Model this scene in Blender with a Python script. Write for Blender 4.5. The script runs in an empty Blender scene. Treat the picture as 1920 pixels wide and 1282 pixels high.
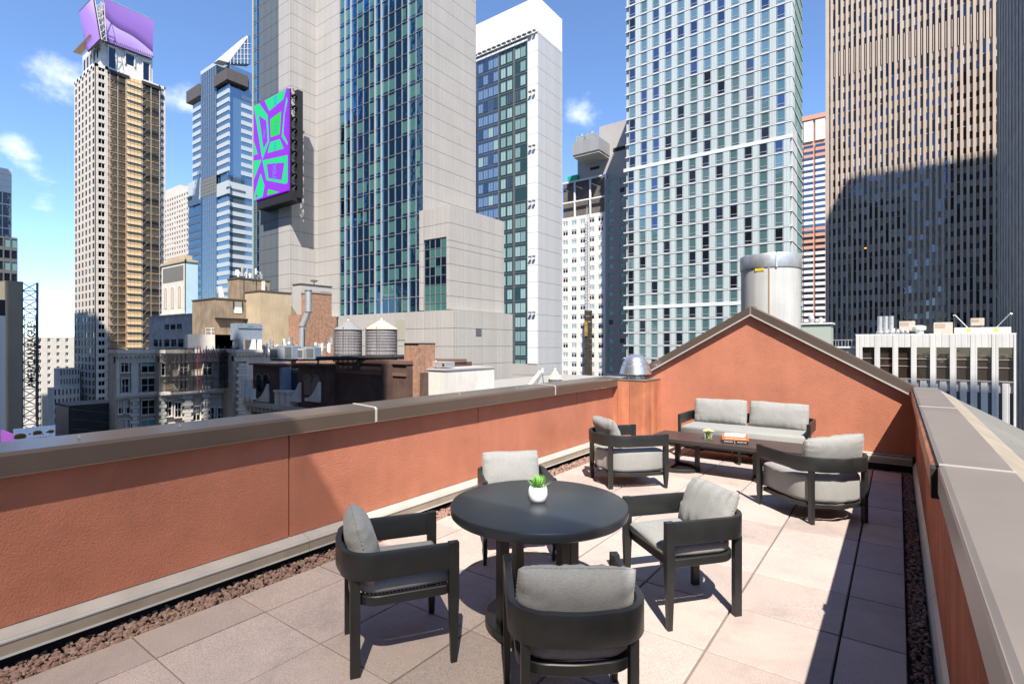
import bpy, bmesh, math, random
from mathutils import Vector, Matrix, noise
SC = bpy.context.scene
COL = SC.collection
PI = math.pi
# ------------------------------------------------------------------ camera, sky, sun, exposure
F, CXP, Y0, YAW, H = 984.0, 960.0, 645.0, 0.634, 1.7
SA, CA = math.sin(YAW), math.cos(YAW)
cam = bpy.data.cameras.new('camera'); cam.sensor_width = 36; cam.lens = F/1920*36
cam.shift_y = 4/1920; cam.clip_start = .05; cam.clip_end = 6000
camo = bpy.data.objects.new('camera', cam); COL.objects.link(camo)
camo.location = (0, 0, H); camo.rotation_euler = (PI/2, 0, YAW); SC.camera = camo
SUN = Vector((.475, -.58, 1)).normalized()
EL = math.asin(SUN.z); AZ = math.atan2(SUN.x, SUN.y)
world = bpy.data.worlds.new('World'); SC.world = world; world.use_nodes = True
def build_sky():
    nt = world.node_tree; N = nt.nodes; Lk = nt.links
    bg = N['Background']; bg.inputs[1].default_value = SKY_STRENGTH
    s = N.new('ShaderNodeTexSky'); s.sky_type = 'NISHITA'; s.sun_disc = False
    s.sun_elevation = EL; s.sun_rotation = AZ; s.altitude = 1800; s.air_density = 1.0; s.dust_density = .0; s.ozone_density = 6.0
    tc = N.new('ShaderNodeTexCoord'); sep = N.new('ShaderNodeSeparateXYZ'); Lk.new(tc.outputs['Generated'], sep.inputs[0])
    # a cloud layer: the view direction projected on a plane overhead
    zz = N.new('ShaderNodeMath'); zz.operation = 'MAXIMUM'; zz.inputs[1].default_value = .04; Lk.new(sep.outputs[2], zz.inputs[0])
    add = N.new('ShaderNodeMath'); add.operation = 'ADD'; add.inputs[1].default_value = .18; Lk.new(zz.outputs[0], add.inputs[0])
    dv = []
    for k in (0, 1):
        d = N.new('ShaderNodeMath'); d.operation = 'DIVIDE'; Lk.new(sep.outputs[k], d.inputs[0]); Lk.new(add.outputs[0], d.inputs[1]); dv.append(d)
    cb = N.new('ShaderNodeCombineXYZ'); Lk.new(dv[0].outputs[0], cb.inputs[0]); Lk.new(dv[1].outputs[0], cb.inputs[1])
    cb.inputs[2].default_value = CLOUD_SEED
    n1 = N.new('ShaderNodeTexNoise'); n1.inputs['Scale'].default_value = 1.5; n1.inputs['Detail'].default_value = 9; n1.inputs['Roughness'].default_value = .56
    n1.inputs['Distortion'].default_value = .25
    Lk.new(cb.outputs[0], n1.inputs['Vector'])
    cur = None
    # the clouds that stand in this part of the sky, broken up by the noise
    for (px, py, r, amt) in ((112, 135, .07, .32), (88, 368, .045, .34), (345, 175, .06, .30), (105, 585, .05, .20), (1105, 210, .065, .26), (20, 275, .035, .28), (1525, 60, .05, .22), (1110, 45, .05, .16)):
        cx = (px-CXP)/F; cy = (Y0-py)/F
        d = Vector((cx*CA-SA, cx*SA+CA, cy)).normalized()
        dist = N.new('ShaderNodeVectorMath'); dist.operation = 'DISTANCE'; nrm = N.new('ShaderNodeVectorMath'); nrm.operation = 'NORMALIZE'
        Lk.new(tc.outputs['Generated'], nrm.inputs[0]); Lk.new(nrm.outputs[0], dist.inputs[0]); dist.inputs[1].default_value = d
        mr = N.new('ShaderNodeMapRange'); mr.interpolation_type = 'SMOOTHSTEP'
        mr.inputs['From Min'].default_value = r*1.5; mr.inputs['From Max'].default_value = 0; mr.inputs['To Max'].default_value = amt
        Lk.new(dist.outputs['Value'], mr.inputs['Value'])
        if cur is None: cur = mr.outputs[0]
        else:
            m = N.new('ShaderNodeMath'); m.operation = 'ADD'; Lk.new(cur, m.inputs[0]); Lk.new(mr.outputs[0], m.inputs[1]); cur = m.outputs[0]
    sm = N.new('ShaderNodeMath'); sm.operation = 'ADD'; Lk.new(n1.outputs[0], sm.inputs[0]); Lk.new(cur, sm.inputs[1])
    n2 = N.new('ShaderNodeTexNoise'); n2.inputs['Scale'].default_value = 11; n2.inputs['Detail'].default_value = 8; n2.inputs['Roughness'].default_value = .62
    Lk.new(tc.outputs['Generated'], n2.inputs['Vector'])
    n2s = N.new('ShaderNodeMath'); n2s.operation = 'MULTIPLY_ADD'; n2s.inputs[1].default_value = .42; n2s.inputs[2].default_value = -.21
    Lk.new(n2.outputs[0], n2s.inputs[0])
    sm2 = N.new('ShaderNodeMath'); sm2.operation = 'ADD'; Lk.new(sm.outputs[0], sm2.inputs[0]); Lk.new(n2s.outputs[0], sm2.inputs[1])
    cr = N.new('ShaderNodeMapRange'); cr.interpolation_type = 'SMOOTHSTEP'
    cr.inputs['From Min'].default_value = .74; cr.inputs['From Max'].default_value = .98; cr.inputs['To Max'].default_value = .9
    Lk.new(sm2.outputs[0], cr.inputs['Value'])
    mix = N.new('ShaderNodeMixRGB'); Lk.new(cr.outputs[0], mix.inputs[0]); Lk.new(s.outputs[0], mix.inputs[1]); mix.inputs[2].default_value = (*CLOUD_COL, 1)
    Lk.new(mix.outputs[0], bg.inputs[0])
SKY_STRENGTH = .12; CLOUD_SEED = 3.0; CLOUD_COL = (6.0, 6.2, 6.5)
build_sky()
sl = bpy.data.lights.new('sun', 'SUN'); sl.energy = 4.3; sl.angle = math.radians(.53); sl.color = (1, .93, .83)
so = bpy.data.objects.new('sun', sl); COL.objects.link(so); so.rotation_euler = (-SUN).to_track_quat('-Z', 'Y').to_euler()
so.location = (40, -50, 90)
SC.view_settings.view_transform = 'Standard'; SC.view_settings.look = 'None'
SC.view_settings.exposure = 1.24; SC.view_settings.gamma = 1; SC.view_settings.use_curve_mapping = False
SC.render.engine = 'CYCLES'; SC.cycles.use_denoising = True; SC.cycles.max_bounces = 8; SC.cycles.transparent_max_bounces = 12

# ------------------------------------------------------------------ picture-to-place geometry
def ray(px): return (px-CXP)/F
def P_Y(px, Y):                       # where the sight line of column px meets the plane Y = const
    r = ray(px); z = Y/(r*SA+CA); return z*(r*CA-SA), z
def P_X(px, X):
    r = ray(px); z = X/(r*CA-SA); return z*(r*SA+CA), z
def P_Z(px, z):                       # at a given depth
    r = ray(px); return z*(r*CA-SA), z*(r*SA+CA)
def hgt(py, z): return H+(Y0-py)/F*z
def C2W(x, z): return (x*CA-z*SA, x*SA+z*CA)

# ------------------------------------------------------------------ materials
MATS = {}
def mat(name, col, rough=.7, metal=0.0, noise_amt=0.0, nscale=5.0, bump=0.0, bscale=40.0, spec=.5, col2=None, detail=4, rib=None, emis=None, streak=0.0, rocks=False, speck=0.0, vary=0.0, coat=0, stain=0.0):
    if name in MATS: return MATS[name]
    m = bpy.data.materials.new(name); m.use_nodes = True; nt = m.node_tree; N = nt.nodes; L = nt.links
    b = N['Principled BSDF']; b.inputs['Roughness'].default_value = rough; b.inputs['Metallic'].default_value = metal
    b.inputs['Specular IOR Level'].default_value = spec
    b.inputs['Coat Weight'].default_value = coat
    tc = N.new('ShaderNodeTexCoord'); geo = N.new('ShaderNodeNewGeometry')
    out = None
    rgb = N.new('ShaderNodeRGB'); rgb.outputs[0].default_value = (*col, 1); out = rgb.outputs[0]
    pos = geo.outputs['Position']
    if noise_amt or col2:
        n = N.new('ShaderNodeTexNoise'); n.inputs['Scale'].default_value = nscale; n.inputs['Detail'].default_value = detail; n.inputs['Roughness'].default_value = .6
        L.new(pos, n.inputs['Vector'])
        mr = N.new('ShaderNodeMapRange'); mr.inputs['From Min'].default_value = .3; mr.inputs['From Max'].default_value = .7
        L.new(n.outputs[0], mr.inputs['Value'])
        mx = N.new('ShaderNodeMixRGB'); c2 = col2 or tuple(c*(1-noise_amt) for c in col)
        c1 = col if col2 else tuple(min(1, c*(1+noise_amt*.6)) for c in col)
        L.new(mr.outputs[0], mx.inputs[0]); mx.inputs[1].default_value = (*c1, 1); mx.inputs[2].default_value = (*c2, 1); out = mx.outputs[0]
    if speck:
        v = N.new('ShaderNodeTexNoise'); v.inputs['Scale'].default_value = 260; v.inputs['Detail'].default_value = 2
        L.new(pos, v.inputs['Vector'])
        mr = N.new('ShaderNodeMapRange'); mr.inputs['From Min'].default_value = .36; mr.inputs['From Max'].default_value = .68
        mr.inputs['To Min'].default_value = 1-speck; mr.inputs['To Max'].default_value = 1+speck*1.1
        L.new(v.outputs[0], mr.inputs['Value'])
        mx = N.new('ShaderNodeMixRGB'); mx.blend_type = 'MULTIPLY'; mx.inputs[0].default_value = 1
        L.new(out, mx.inputs[1]); L.new(mr.outputs[0], mx.inputs[2]); out = mx.outputs[0]
    if streak:
        mp = N.new('ShaderNodeMapping'); mp.inputs['Scale'].default_value = (7, 7, .35); L.new(pos, mp.inputs['Vector'])
        n = N.new('ShaderNodeTexNoise'); n.inputs['Scale'].default_value = 1.0; n.inputs['Detail'].default_value = 5; L.new(mp.outputs[0], n.inputs['Vector'])
        mr = N.new('ShaderNodeMapRange'); mr.inputs['From Min'].default_value = .4; mr.inputs['From Max'].default_value = .72
        mr.inputs['To Min'].default_value = 1; mr.inputs['To Max'].default_value = 1-streak
        L.new(n.outputs[0], mr.inputs['Value'])
        mx = N.new('ShaderNodeMixRGB'); mx.blend_type = 'MULTIPLY'; mx.inputs[0].default_value = 1
        L.new(out, mx.inputs[1]); L.new(mr.outputs[0], mx.inputs[2]); out = mx.outputs[0]
    if stain:
        n = N.new('ShaderNodeTexNoise'); n.inputs['Scale'].default_value = 1.7; n.inputs['Detail'].default_value = 7; n.inputs['Roughness'].default_value = .7; n.inputs['Distortion'].default_value = 1.2
        L.new(pos, n.inputs['Vector'])
        mr = N.new('ShaderNodeMapRange'); mr.inputs['From Min'].default_value = .5; mr.inputs['From Max'].default_value = .72
        mr.inputs['To Min'].default_value = 1; mr.inputs['To Max'].default_value = 1-stain
        L.new(n.outputs[0], mr.inputs['Value'])
        mx = N.new('ShaderNodeMixRGB'); mx.blend_type = 'MULTIPLY'; mx.inputs[0].default_value = 1
        L.new(out, mx.inputs[1]); L.new(mr.outputs[0], mx.inputs[2]); out = mx.outputs[0]
    if vary:
        oi = N.new('ShaderNodeObjectInfo'); mr = N.new('ShaderNodeMapRange'); mr.inputs['To Min'].default_value = 1-vary; mr.inputs['To Max'].default_value = 1+vary
        L.new(oi.outputs['Random'], mr.inputs['Value'])
        mx = N.new('ShaderNodeMixRGB'); mx.blend_type = 'MULTIPLY'; mx.inputs[0].default_value = 1
        L.new(out, mx.inputs[1]); L.new(mr.outputs[0], mx.inputs[2]); out = mx.outputs[0]
    L.new(out, b.inputs['Base Color'])
    h = None
    if bump:
        n = N.new('ShaderNodeTexNoise'); n.inputs['Scale'].default_value = bscale; n.inputs['Detail'].default_value = 6; n.inputs['Roughness'].default_value = .65
        L.new(pos, n.inputs['Vector']); h = n.outputs[0]
        bp = N.new('ShaderNodeBump'); bp.inputs['Strength'].default_value = bump; bp.inputs['Distance'].default_value = .02
        L.new(h, bp.inputs['Height']); L.new(bp.outputs[0], b.inputs['Normal'])
    if rib:
        # fine vertical ribs / sheet lines; rib = metres per rib
        mp = N.new('ShaderNodeSeparateXYZ'); L.new(pos, mp.inputs[0])
        a = N.new('ShaderNodeMath'); a.operation = 'ADD'; L.new(mp.outputs[0], a.inputs[0]); L.new(mp.outputs[1], a.inputs[1])
        c = N.new('ShaderNodeMath'); c.operation = 'PINGPONG'; c.inputs[1].default_value = rib/2; L.new(a.outputs[0], c.inputs[0])
        mr = N.new('ShaderNodeMapRange'); mr.inputs['From Max'].default_value = rib*.12; L.new(c.outputs[0], mr.inputs['Value'])
        bp = N.new('ShaderNodeBump'); bp.inputs['Strength'].default_value = .6; bp.inputs['Distance'].default_value = .05
        L.new(mr.outputs[0], bp.inputs['Height']); L.new(bp.outputs[0], b.inputs['Normal'])
        sn = N.new('ShaderNodeTexWhiteNoise'); sn.noise_dimensions = '1D'
        fl = N.new('ShaderNodeMath'); fl.operation = 'SNAP'; fl.inputs[1].default_value = rib; L.new(a.outputs[0], fl.inputs[0]); L.new(fl.outputs[0], sn.inputs['W'])
        m2 = N.new('ShaderNodeMapRange'); m2.inputs['To Min'].default_value = .94; m2.inputs['To Max'].default_value = 1.04; L.new(sn.outputs[0], m2.inputs['Value'])
        mx = N.new('ShaderNodeMixRGB'); mx.blend_type = 'MULTIPLY'; mx.inputs[0].default_value = 1
        L.new(out, mx.inputs[1]); L.new(m2.outputs[0], mx.inputs[2]); L.new(mx.outputs[0], b.inputs['Base Color'])
    if emis:
        b.inputs['Emission Color'].default_value = (*emis[0], 1); b.inputs['Emission Strength'].default_value = emis[1]
    MATS[name] = m; return m
def glass(name, tint, refl, body, rough=.03, wav=.012):
    """facade glass: a mirror-like coat of a given tint over what is seen behind it"""
    if name in MATS: return MATS[name]
    m = bpy.data.materials.new(name); m.use_nodes = True; nt = m.node_tree; N = nt.nodes; L = nt.links
    b = N['Principled BSDF']; b.inputs['Base Color'].default_value = (*body, 1); b.inputs['Roughness'].default_value = .5; b.inputs['Specular IOR Level'].default_value = 0
    g = N.new('ShaderNodeBsdfGlossy'); g.inputs['Color'].default_value = (*tint, 1); g.inputs['Roughness'].default_value = rough
    geo = N.new('ShaderNodeNewGeometry'); n = N.new('ShaderNodeTexNoise'); n.inputs['Scale'].default_value = .8; n.inputs['Detail'].default_value = 2
    L.new(geo.outputs['Position'], n.inputs['Vector']); bp = N.new('ShaderNodeBump'); bp.inputs['Strength'].default_value = .5; bp.inputs['Distance'].default_value = wav
    L.new(n.outputs[0], bp.inputs['Height']); L.new(bp.outputs[0], g.inputs['Normal'])
    mx = N.new('ShaderNodeMixShader'); mx.inputs[0].default_value = refl
    L.new(b.outputs[0], mx.inputs[1]); L.new(g.outputs[0], mx.inputs[2]); L.new(mx.outputs[0], N['Material Output'].inputs[0])
    MATS[name] = m; return m

# ------------------------------------------------------------------ mesh helpers
class MB:
    """collects faces; build() links them as ONE object"""
    def __init__(s): s.v = []; s.f = []; s.m = []
    def quad(s, pts, mi=0):
        n = len(s.v); s.v += [tuple(p) for p in pts]; s.f.append(tuple(range(n, n+len(pts)))); s.m.append(mi)
    def box(s, x0, x1, y0, y1, z0, z1, mi=0):
        n = len(s.v)
        s.v += [(x0,y0,z0),(x1,y0,z0),(x1,y1,z0),(x0,y1,z0),(x0,y0,z1),(x1,y0,z1),(x1,y1,z1),(x0,y1,z1)]
        for q in ((0,3,2,1),(4,5,6,7),(0,1,5,4),(1,2,6,5),(2,3,7,6),(3,0,4,7)): s.f.append(tuple(n+i for i in q)); s.m.append(mi)
    def obox(s, c, sx, sy, sz, rot=None, mi=0):
        n = len(s.v); R = rot or Matrix.Identity(3)
        for z in (-.5, .5):
            for x, y in ((-.5,-.5),(.5,-.5),(.5,.5),(-.5,.5)):
                s.v.append(tuple(Vector(c)+R @ Vector((x*sx, y*sy, z*sz))))
        for q in ((0,3,2,1),(4,5,6,7),(0,1,5,4),(1,2,6,5),(2,3,7,6),(3,0,4,7)): s.f.append(tuple(n+i for i in q)); s.m.append(mi)
    def bar(s, a, b, r, n=6, mi=0, r2=None, square=False):
        a = Vector(a); b = Vector(b); d = (b-a)
        if d.length < 1e-6: return
        q = d.to_track_quat('Z', 'Y').to_matrix(); r2 = r if r2 is None else r2
        if square: n = 4
        k = len(s.v); off = PI/4 if square else 0
        for (p, rr) in ((a, r), (b, r2)):
            for i in range(n):
                t = 2*PI*i/n+off; s.v.append(tuple(p+q @ Vector((rr*math.cos(t), rr*math.sin(t), 0))))
        for i in range(n):
            j = (i+1) % n; s.f.append((k+i, k+j, k+n+j, k+n+i)); s.m.append(mi)
        s.f.append(tuple(k+n-1-i for i in range(n))); s.m.append(mi); s.f.append(tuple(k+n+i for i in range(n))); s.m.append(mi)
    def lathe(s, c, prof, n=32, mi=0, cap=True):
        k = len(s.v)
        for (r, z) in prof:
            for i in range(n):
                t = 2*PI*i/n; s.v.append((c[0]+r*math.cos(t), c[1]+r*math.sin(t), c[2]+z))
        for a in range(len(prof)-1):
            for i in range(n):
                j = (i+1) % n; s.f.append((k+a*n+i, k+a*n+j, k+(a+1)*n+j, k+(a+1)*n+i)); s.m.append(mi)
        if cap:
            if prof[0][0] > 1e-4: s.f.append(tuple(k+n-1-i for i in range(n))); s.m.append(mi)
            if prof[-1][0] > 1e-4: s.f.append(tuple(k+(len(prof)-1)*n+i for i in range(n))); s.m.append(mi)
    def prism(s, outline, z0, z1, r=0, n=3, mi=0):
        """outline (ccw) extruded in z, top and bottom edges rounded by r"""
        m = len(outline); P = [Vector(p) for p in outline]; nor = []
        for i in range(m):
            a = (P[i]-P[i-1]); b = (P[(i+1) % m]-P[i])
            a.normalize(); b.normalize(); t = (a+b)
            if t.length < 1e-6: t = b
            t.normalize(); nn = Vector((t.y, -t.x)); c = max(.5, nn.dot(Vector((b.y, -b.x)))); nor.append(nn/c)
        rings = []
        if r > 0:
            for k in range(n+1):
                t = PI/2*k/n; rings.append((r*(1-math.sin(t)), z0+r*(1-math.cos(t))))
            for k in range(n+1):
                t = PI/2*k/n; rings.append((r*(1-math.cos(t)), z1-r*(1-math.sin(t))))
        else: rings = [(0, z0), (0, z1)]
        k0 = len(s.v)
        for (ins, z) in rings:
            for i in range(m): q = P[i]-nor[i]*ins; s.v.append((q.x, q.y, z))
        for a in range(len(rings)-1):
            for i in range(m):
                j = (i+1) % m; s.f.append((k0+a*m+i, k0+a*m+j, k0+(a+1)*m+j, k0+(a+1)*m+i)); s.m.append(mi)
        s.f.append(tuple(k0+m-1-i for i in range(m))); s.m.append(mi)
        e = k0+(len(rings)-1)*m; s.f.append(tuple(e+i for i in range(m))); s.m.append(mi)
    def mesh(s, name, mats, smooth=None):
        me = bpy.data.meshes.new(name); me.from_pydata(s.v, [], s.f)
        mats = mats if isinstance(mats, (list, tuple)) else [mats]
        for m in mats: me.materials.append(m)
        if len(mats) > 1: me.polygons.foreach_set('material_index', s.m)
        if smooth:
            me.polygons.foreach_set('use_smooth', [True]*len(me.polygons))
            try: me.set_sharp_from_angle(angle=math.radians(smooth))
            except Exception: pass
        me.update(); return me
    def build(s, name, mats, parent=None, smooth=None, local=False):
        """vertices are given in world space unless local; the parent chain's offset is taken off"""
        if not s.f: return None
        if parent is not None and not local:
            o = origin(parent)
            if o.length > 0: s.v = [(a-o.x, b-o.y, c-o.z) for a, b, c in s.v]
        ob = bpy.data.objects.new(name, s.mesh(name, mats, smooth)); COL.objects.link(ob)
        if parent is not None: ob.parent = parent
        return ob
def origin(o):
    v = Vector((0, 0, 0))
    while o is not None: v += Vector(o.location); o = o.parent
    return v
def tag(o, label=None, cat=None, group=None, kind=None):
    if label: o['label'] = label
    if cat: o['category'] = cat
    if group: o['group'] = group
    if kind: o['kind'] = kind
    return o
def thing(name, label, cat, loc=(0, 0, 0), rz=0, group=None):
    o = bpy.data.objects.new(name, None); COL.objects.link(o); o.location = loc; o.rotation_euler = (0, 0, rz); o.empty_display_size = .3
    return tag(o, label, cat, group)
def structure(name, mb, m, smooth=None):
    o = mb.build(name, m, smooth=smooth); o['kind'] = 'structure'; return o
def copy_tree(o, parent=None):
    c = o.copy(); COL.objects.link(c); c.parent = parent
    for ch in o.children: copy_tree(ch, c)
    return c
def text_mesh(name, s, size, m, parent, M, depth=.01, bold=0.0):
    cu = bpy.data.curves.new(name, 'FONT'); cu.body = s; cu.size = size; cu.extrude = depth; cu.align_x = 'CENTER'; cu.align_y = 'CENTER'; cu.offset = bold
    t = bpy.data.objects.new(name, cu); COL.objects.link(t)
    dg = bpy.context.evaluated_depsgraph_get(); me = bpy.data.meshes.new_from_object(t.evaluated_get(dg))
    bpy.data.objects.remove(t); me.materials.clear(); me.materials.append(m)
    o = bpy.data.objects.new(name, me); COL.objects.link(o)
    if parent is not None:
        o.parent = parent; M = Matrix.Translation(-origin(parent)) @ M
    o.matrix_local = M; return o

class Face:
    """a facade on the street grid. kind 'S' faces the viewer's side (-Y), 'E' faces +X, 'W' faces -X. u runs left to right as seen."""
    def __init__(s, kind, X, Y):
        s.k = kind; s.X = X; s.Y = Y
        s.rz = {'S': 0, 'E': PI/2, 'W': -PI/2}[kind]
    def w(s, u, v, w=0):
        if s.k == 'S': return (s.X+u, s.Y-w, v)
        if s.k == 'E': return (s.X+w, s.Y+u, v)
        return (s.X-w, s.Y-u, v)
    def u(s, px):
        if s.k == 'S': return P_Y(px, s.Y)[0]-s.X
        yy = P_X(px, s.X)[0]
        return yy-s.Y if s.k == 'E' else s.Y-yy
    def uv(s, px, py):
        z = P_Y(px, s.Y)[1] if s.k == 'S' else P_X(px, s.X)[1]
        return s.u(px), hgt(py, z)
    def box(s, mb, u0, u1, v0, v1, w0, w1, mi=0):
        a = s.w(u0, v0, w0); b = s.w(u1, v1, w1)
        mb.box(min(a[0], b[0]), max(a[0], b[0]), min(a[1], b[1]), max(a[1], b[1]), min(v0, v1), max(v0, v1), mi)
    def poly(s, mb, pts, w0, w1, mi=0):
        """flat shape given in (u,v), standing from w0 to w1"""
        n = len(mb.v); k = len(pts)
        ar = sum(pts[i][0]*pts[(i+1) % k][1]-pts[(i+1) % k][0]*pts[i][1] for i in range(k))
        if ar < 0: pts = pts[::-1]
        mb.v += [s.w(u, v, w1) for u, v in pts]+[s.w(u, v, w0) for u, v in pts]
        mb.f.append(tuple(n+i for i in range(k))); mb.m.append(mi)
        for i in range(k):
            j = (i+1) % k; mb.f.append((n+i, n+k+i, n+k+j, n+j)); mb.m.append(mi)
    def M(s, u, v, w=0):
        return Matrix.Translation(s.w(u, v, w)) @ Matrix.Rotation(s.rz, 4, 'Z')
    def Mtext(s, u, v, w=0, turn=0):
        return s.M(u, v, w) @ Matrix.Rotation(PI/2, 4, 'X') @ Matrix.Rotation(turn, 4, 'Z')
def place_units(face, specs, protos, parent, name, limit=300):
    """specs = (u, v, w, variant). The ones nearest the camera become parts that share meshes, the rest one part of kind stuff"""
    po = origin(parent)
    specs = sorted(specs, key=lambda q: (Vector(face.w(q[0], q[1]))-Vector((0, 0, H))).length)
    R = Matrix.Rotation(face.rz, 4, 'Z')
    for (u, v, w, k) in specs[:limit]:
        o = bpy.data.objects.new(name, protos[k]); COL.objects.link(o); o.parent = parent
        o.matrix_local = Matrix.Translation(Vector(face.w(u, v, w))-po) @ R
    rest = specs[limit:]
    if rest:
        mb = MB(); mats = []
        for (u, v, w, k) in rest:
            me = protos[k]; T = Matrix.Translation(Vector(face.w(u, v, w))) @ R; n = len(mb.v)
            idx = []
            for m in me.materials:
                if m not in mats: mats.append(m)
                idx.append(mats.index(m))
            mb.v += [tuple(T @ x.co) for x in me.vertices]
            for p in me.polygons: mb.f.append(tuple(n+i for i in p.vertices)); mb.m.append(idx[p.material_index])
        o = mb.build(name+'s', mats, parent); o['kind'] = 'stuff'
def pane_mesh(name, w, h, m, fm=None, fr=.06, d=.08, transom=None, mull=0, tm=None):
    """a window unit centred at its own origin, facing local -Y"""
    mb = MB(); mats = [m]
    mb.box(-w/2, w/2, 0, .02, -h/2, h/2, 0)
    if fm is not None:
        mats.append(fm)
        for a in ((-w/2, -w/2+fr, -h/2, h/2), (w/2-fr, w/2, -h/2, h/2), (-w/2+fr, w/2-fr, h/2-fr, h/2), (-w/2+fr, w/2-fr, -h/2, -h/2+fr)):
            mb.box(a[0], a[1], -d, .018, a[2], a[3], 1)
        if transom is not None: mb.box(-w/2+fr, w/2-fr, -d, .018, transom-fr/2, transom+fr/2, 1)
        for i in range(mull):
            x = -w/2+w*(i+1)/(mull+1); mb.box(x-fr/2, x+fr/2, -d*.9, .016, -h/2+fr, h/2-fr, 1)
    if tm is not None:
        mats.append(tm); mb.box(-w/2+fr, w/2-fr, -.004, .0, -h/2+fr, (transom if transom is not None else -h/4), len(mats)-1)
    return mb.mesh(name, mats)

# ------------------------------------------------------------------ shared materials
STUCCO = mat('stucco', (.465, .18, .11), rough=.9, noise_amt=.16, nscale=1.3, bump=.5, bscale=95, spec=.2, detail=6, streak=.06, stain=.12)
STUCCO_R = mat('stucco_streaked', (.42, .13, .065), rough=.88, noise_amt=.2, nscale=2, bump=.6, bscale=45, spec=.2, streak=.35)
METAL_PAINT = mat('painted_sheet_metal', (.50, .19, .10), rough=.55, noise_amt=.25, nscale=3, bump=.1, bscale=20, streak=.35)
COPING = mat('brown_coping_metal', (.125, .094, .075), rough=.30, metal=.3, noise_amt=.1, nscale=1.5, bump=.06, bscale=3, streak=.06)
COPING_T = mat('pale_coping_metal', (.235, .205, .185), rough=.38, metal=.2, noise_amt=.1, nscale=1.5, bump=.07, bscale=3)
FLASH = mat('pale_flashing', (.46, .45, .42), rough=.35, metal=.2, noise_amt=.12, nscale=4)
FLASH_T = mat('tan_flashing', (.33, .28, .22), rough=.5, noise_amt=.18, nscale=3, streak=.15)
SEAL = mat('sealant', (.40, .39, .36), rough=.7)
DARK = mat('dark_membrane', (.02, .018, .016), rough=.9)
ROOFM = mat('roof_membrane', (.30, .29, .275), rough=.75, noise_amt=.15, nscale=1.2)
ROOFD = mat('roof_gravel', (.13, .125, .12), rough=.95, noise_amt=.3, nscale=3)
TILE = mat('concrete_paver', (.46, .375, .33), rough=.85, noise_amt=.10, nscale=2.2, bump=.28, bscale=240, detail=8, speck=.32, stain=.2, vary=.10, spec=.3, col2=(.385, .32, .295))
ROCK = mat('lava_rock', (.18, .095, .07), rough=.95, noise_amt=.6, nscale=28, col2=(.33, .23, .185))
CHAR = mat('charcoal_aluminium', (.0165, .018, .0175), rough=.40, metal=.0, noise_amt=.25, nscale=7, bump=.03, bscale=350, spec=.5)
BROWN_TOP = mat('dark_brown_tabletop', (.05, .036, .033), rough=.4, noise_amt=.15, nscale=4, spec=.5)
GREYTOP = mat('slate_tabletop', (.024, .028, .032), rough=.33, noise_amt=.12, nscale=2.5, spec=.5)
MESHM = mat('black_sling', (.012, .012, .012), rough=.7)
def fabric(name, col):
    m = mat(name, col, rough=.95, noise_amt=.03, nscale=9, spec=.12)
    nt = m.node_tree; N = nt.nodes; L = nt.links; b = N['Principled BSDF']
    b.inputs['Sheen Weight'].default_value = .15
    tc = N.new('ShaderNodeTexCoord')
    hs = []; cs = []
    for sc_ in ((420, 420, 60), (60, 60, 420)):
        mp = N.new('ShaderNodeMapping'); mp.inputs['Scale'].default_value = sc_; L.new(tc.outputs['Object'], mp.inputs[0])
        n = N.new('ShaderNodeTexNoise'); n.inputs['Scale'].default_value = 1; n.inputs['Detail'].default_value = 2; L.new(mp.outputs[0], n.inputs['Vector']); hs.append(n)
    a = N.new('ShaderNodeMath'); a.operation = 'ADD'; L.new(hs[0].outputs[0], a.inputs[0]); L.new(hs[1].outputs[0], a.inputs[1])
    bp = N.new('ShaderNodeBump'); bp.inputs['Strength'].default_value = .35; bp.inputs['Distance'].default_value = .004
    L.new(a.outputs[0], bp.inputs['Height']); L.new(bp.outputs[0], b.inputs['Normal'])
    mr = N.new('ShaderNodeMapRange'); mr.inputs['From Min'].default_value = .6; mr.inputs['From Max'].default_value = 1.4; mr.inputs['To Min'].default_value = .80; mr.inputs['To Max'].default_value = 1.18
    L.new(a.outputs[0], mr.inputs['Value'])
    old = b.inputs['Base Color'].links[0].from_socket
    mx = N.new('ShaderNodeMixRGB'); mx.blend_type = 'MULTIPLY'; mx.inputs[0].default_value = 1; L.new(old, mx.inputs[1]); L.new(mr.outputs[0], mx.inputs[2]); L.new(mx.outputs[0], b.inputs['Base Color'])
    return m
GREY_FAB = fabric('grey_fabric', (.27, .27, .258))

# ------------------------------------------------------------------ terrace: floor, pavers, gravel
WL, WR, GY = -3.88, .20, 8.85
random.seed(4)
mb = MB(); mb.box(WL-.1, WR+.1, -4, GY+.1, -.14, -.055)
floor = structure('terrace_floor', mb, DARK)
TX0, TW, TY0, TD = -3.245, .595, 1.15, .6125
xs = [-3.59, TX0]+[TX0+TW*k for k in range(1, 6)]+[.045]
ys = [TY0+TD*j for j in range(-6, 12)]+[8.60]
tile_cache = {}
for i in range(len(xs)-1):
    for j in range(len(ys)-1):
        w = xs[i+1]-xs[i]; d = ys[j+1]-ys[j]; key = (round(w, 3), round(d, 3))
        if key not in tile_cache:
            g = .0045; b = .004
            gx = .0065; t = MB(); t.prism([(-w/2+gx, -d/2+g), (w/2-gx, -d/2+g), (w/2-gx, d/2-g), (-w/2+gx, d/2-g)], -.05, 0, r=b, n=1)
            tile_cache[key] = t.mesh('paver', TILE)
        o = bpy.data.objects.new('paver', tile_cache[key]); COL.objects.link(o); o.parent = floor
        o.location = ((xs[i]+xs[i+1])/2, (ys[j]+ys[j+1])/2, random.uniform(-.0025, .001))
        o.rotation_euler = (random.gauss(0, .0016), random.gauss(0, .0016), random.gauss(0, .0012))
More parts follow.
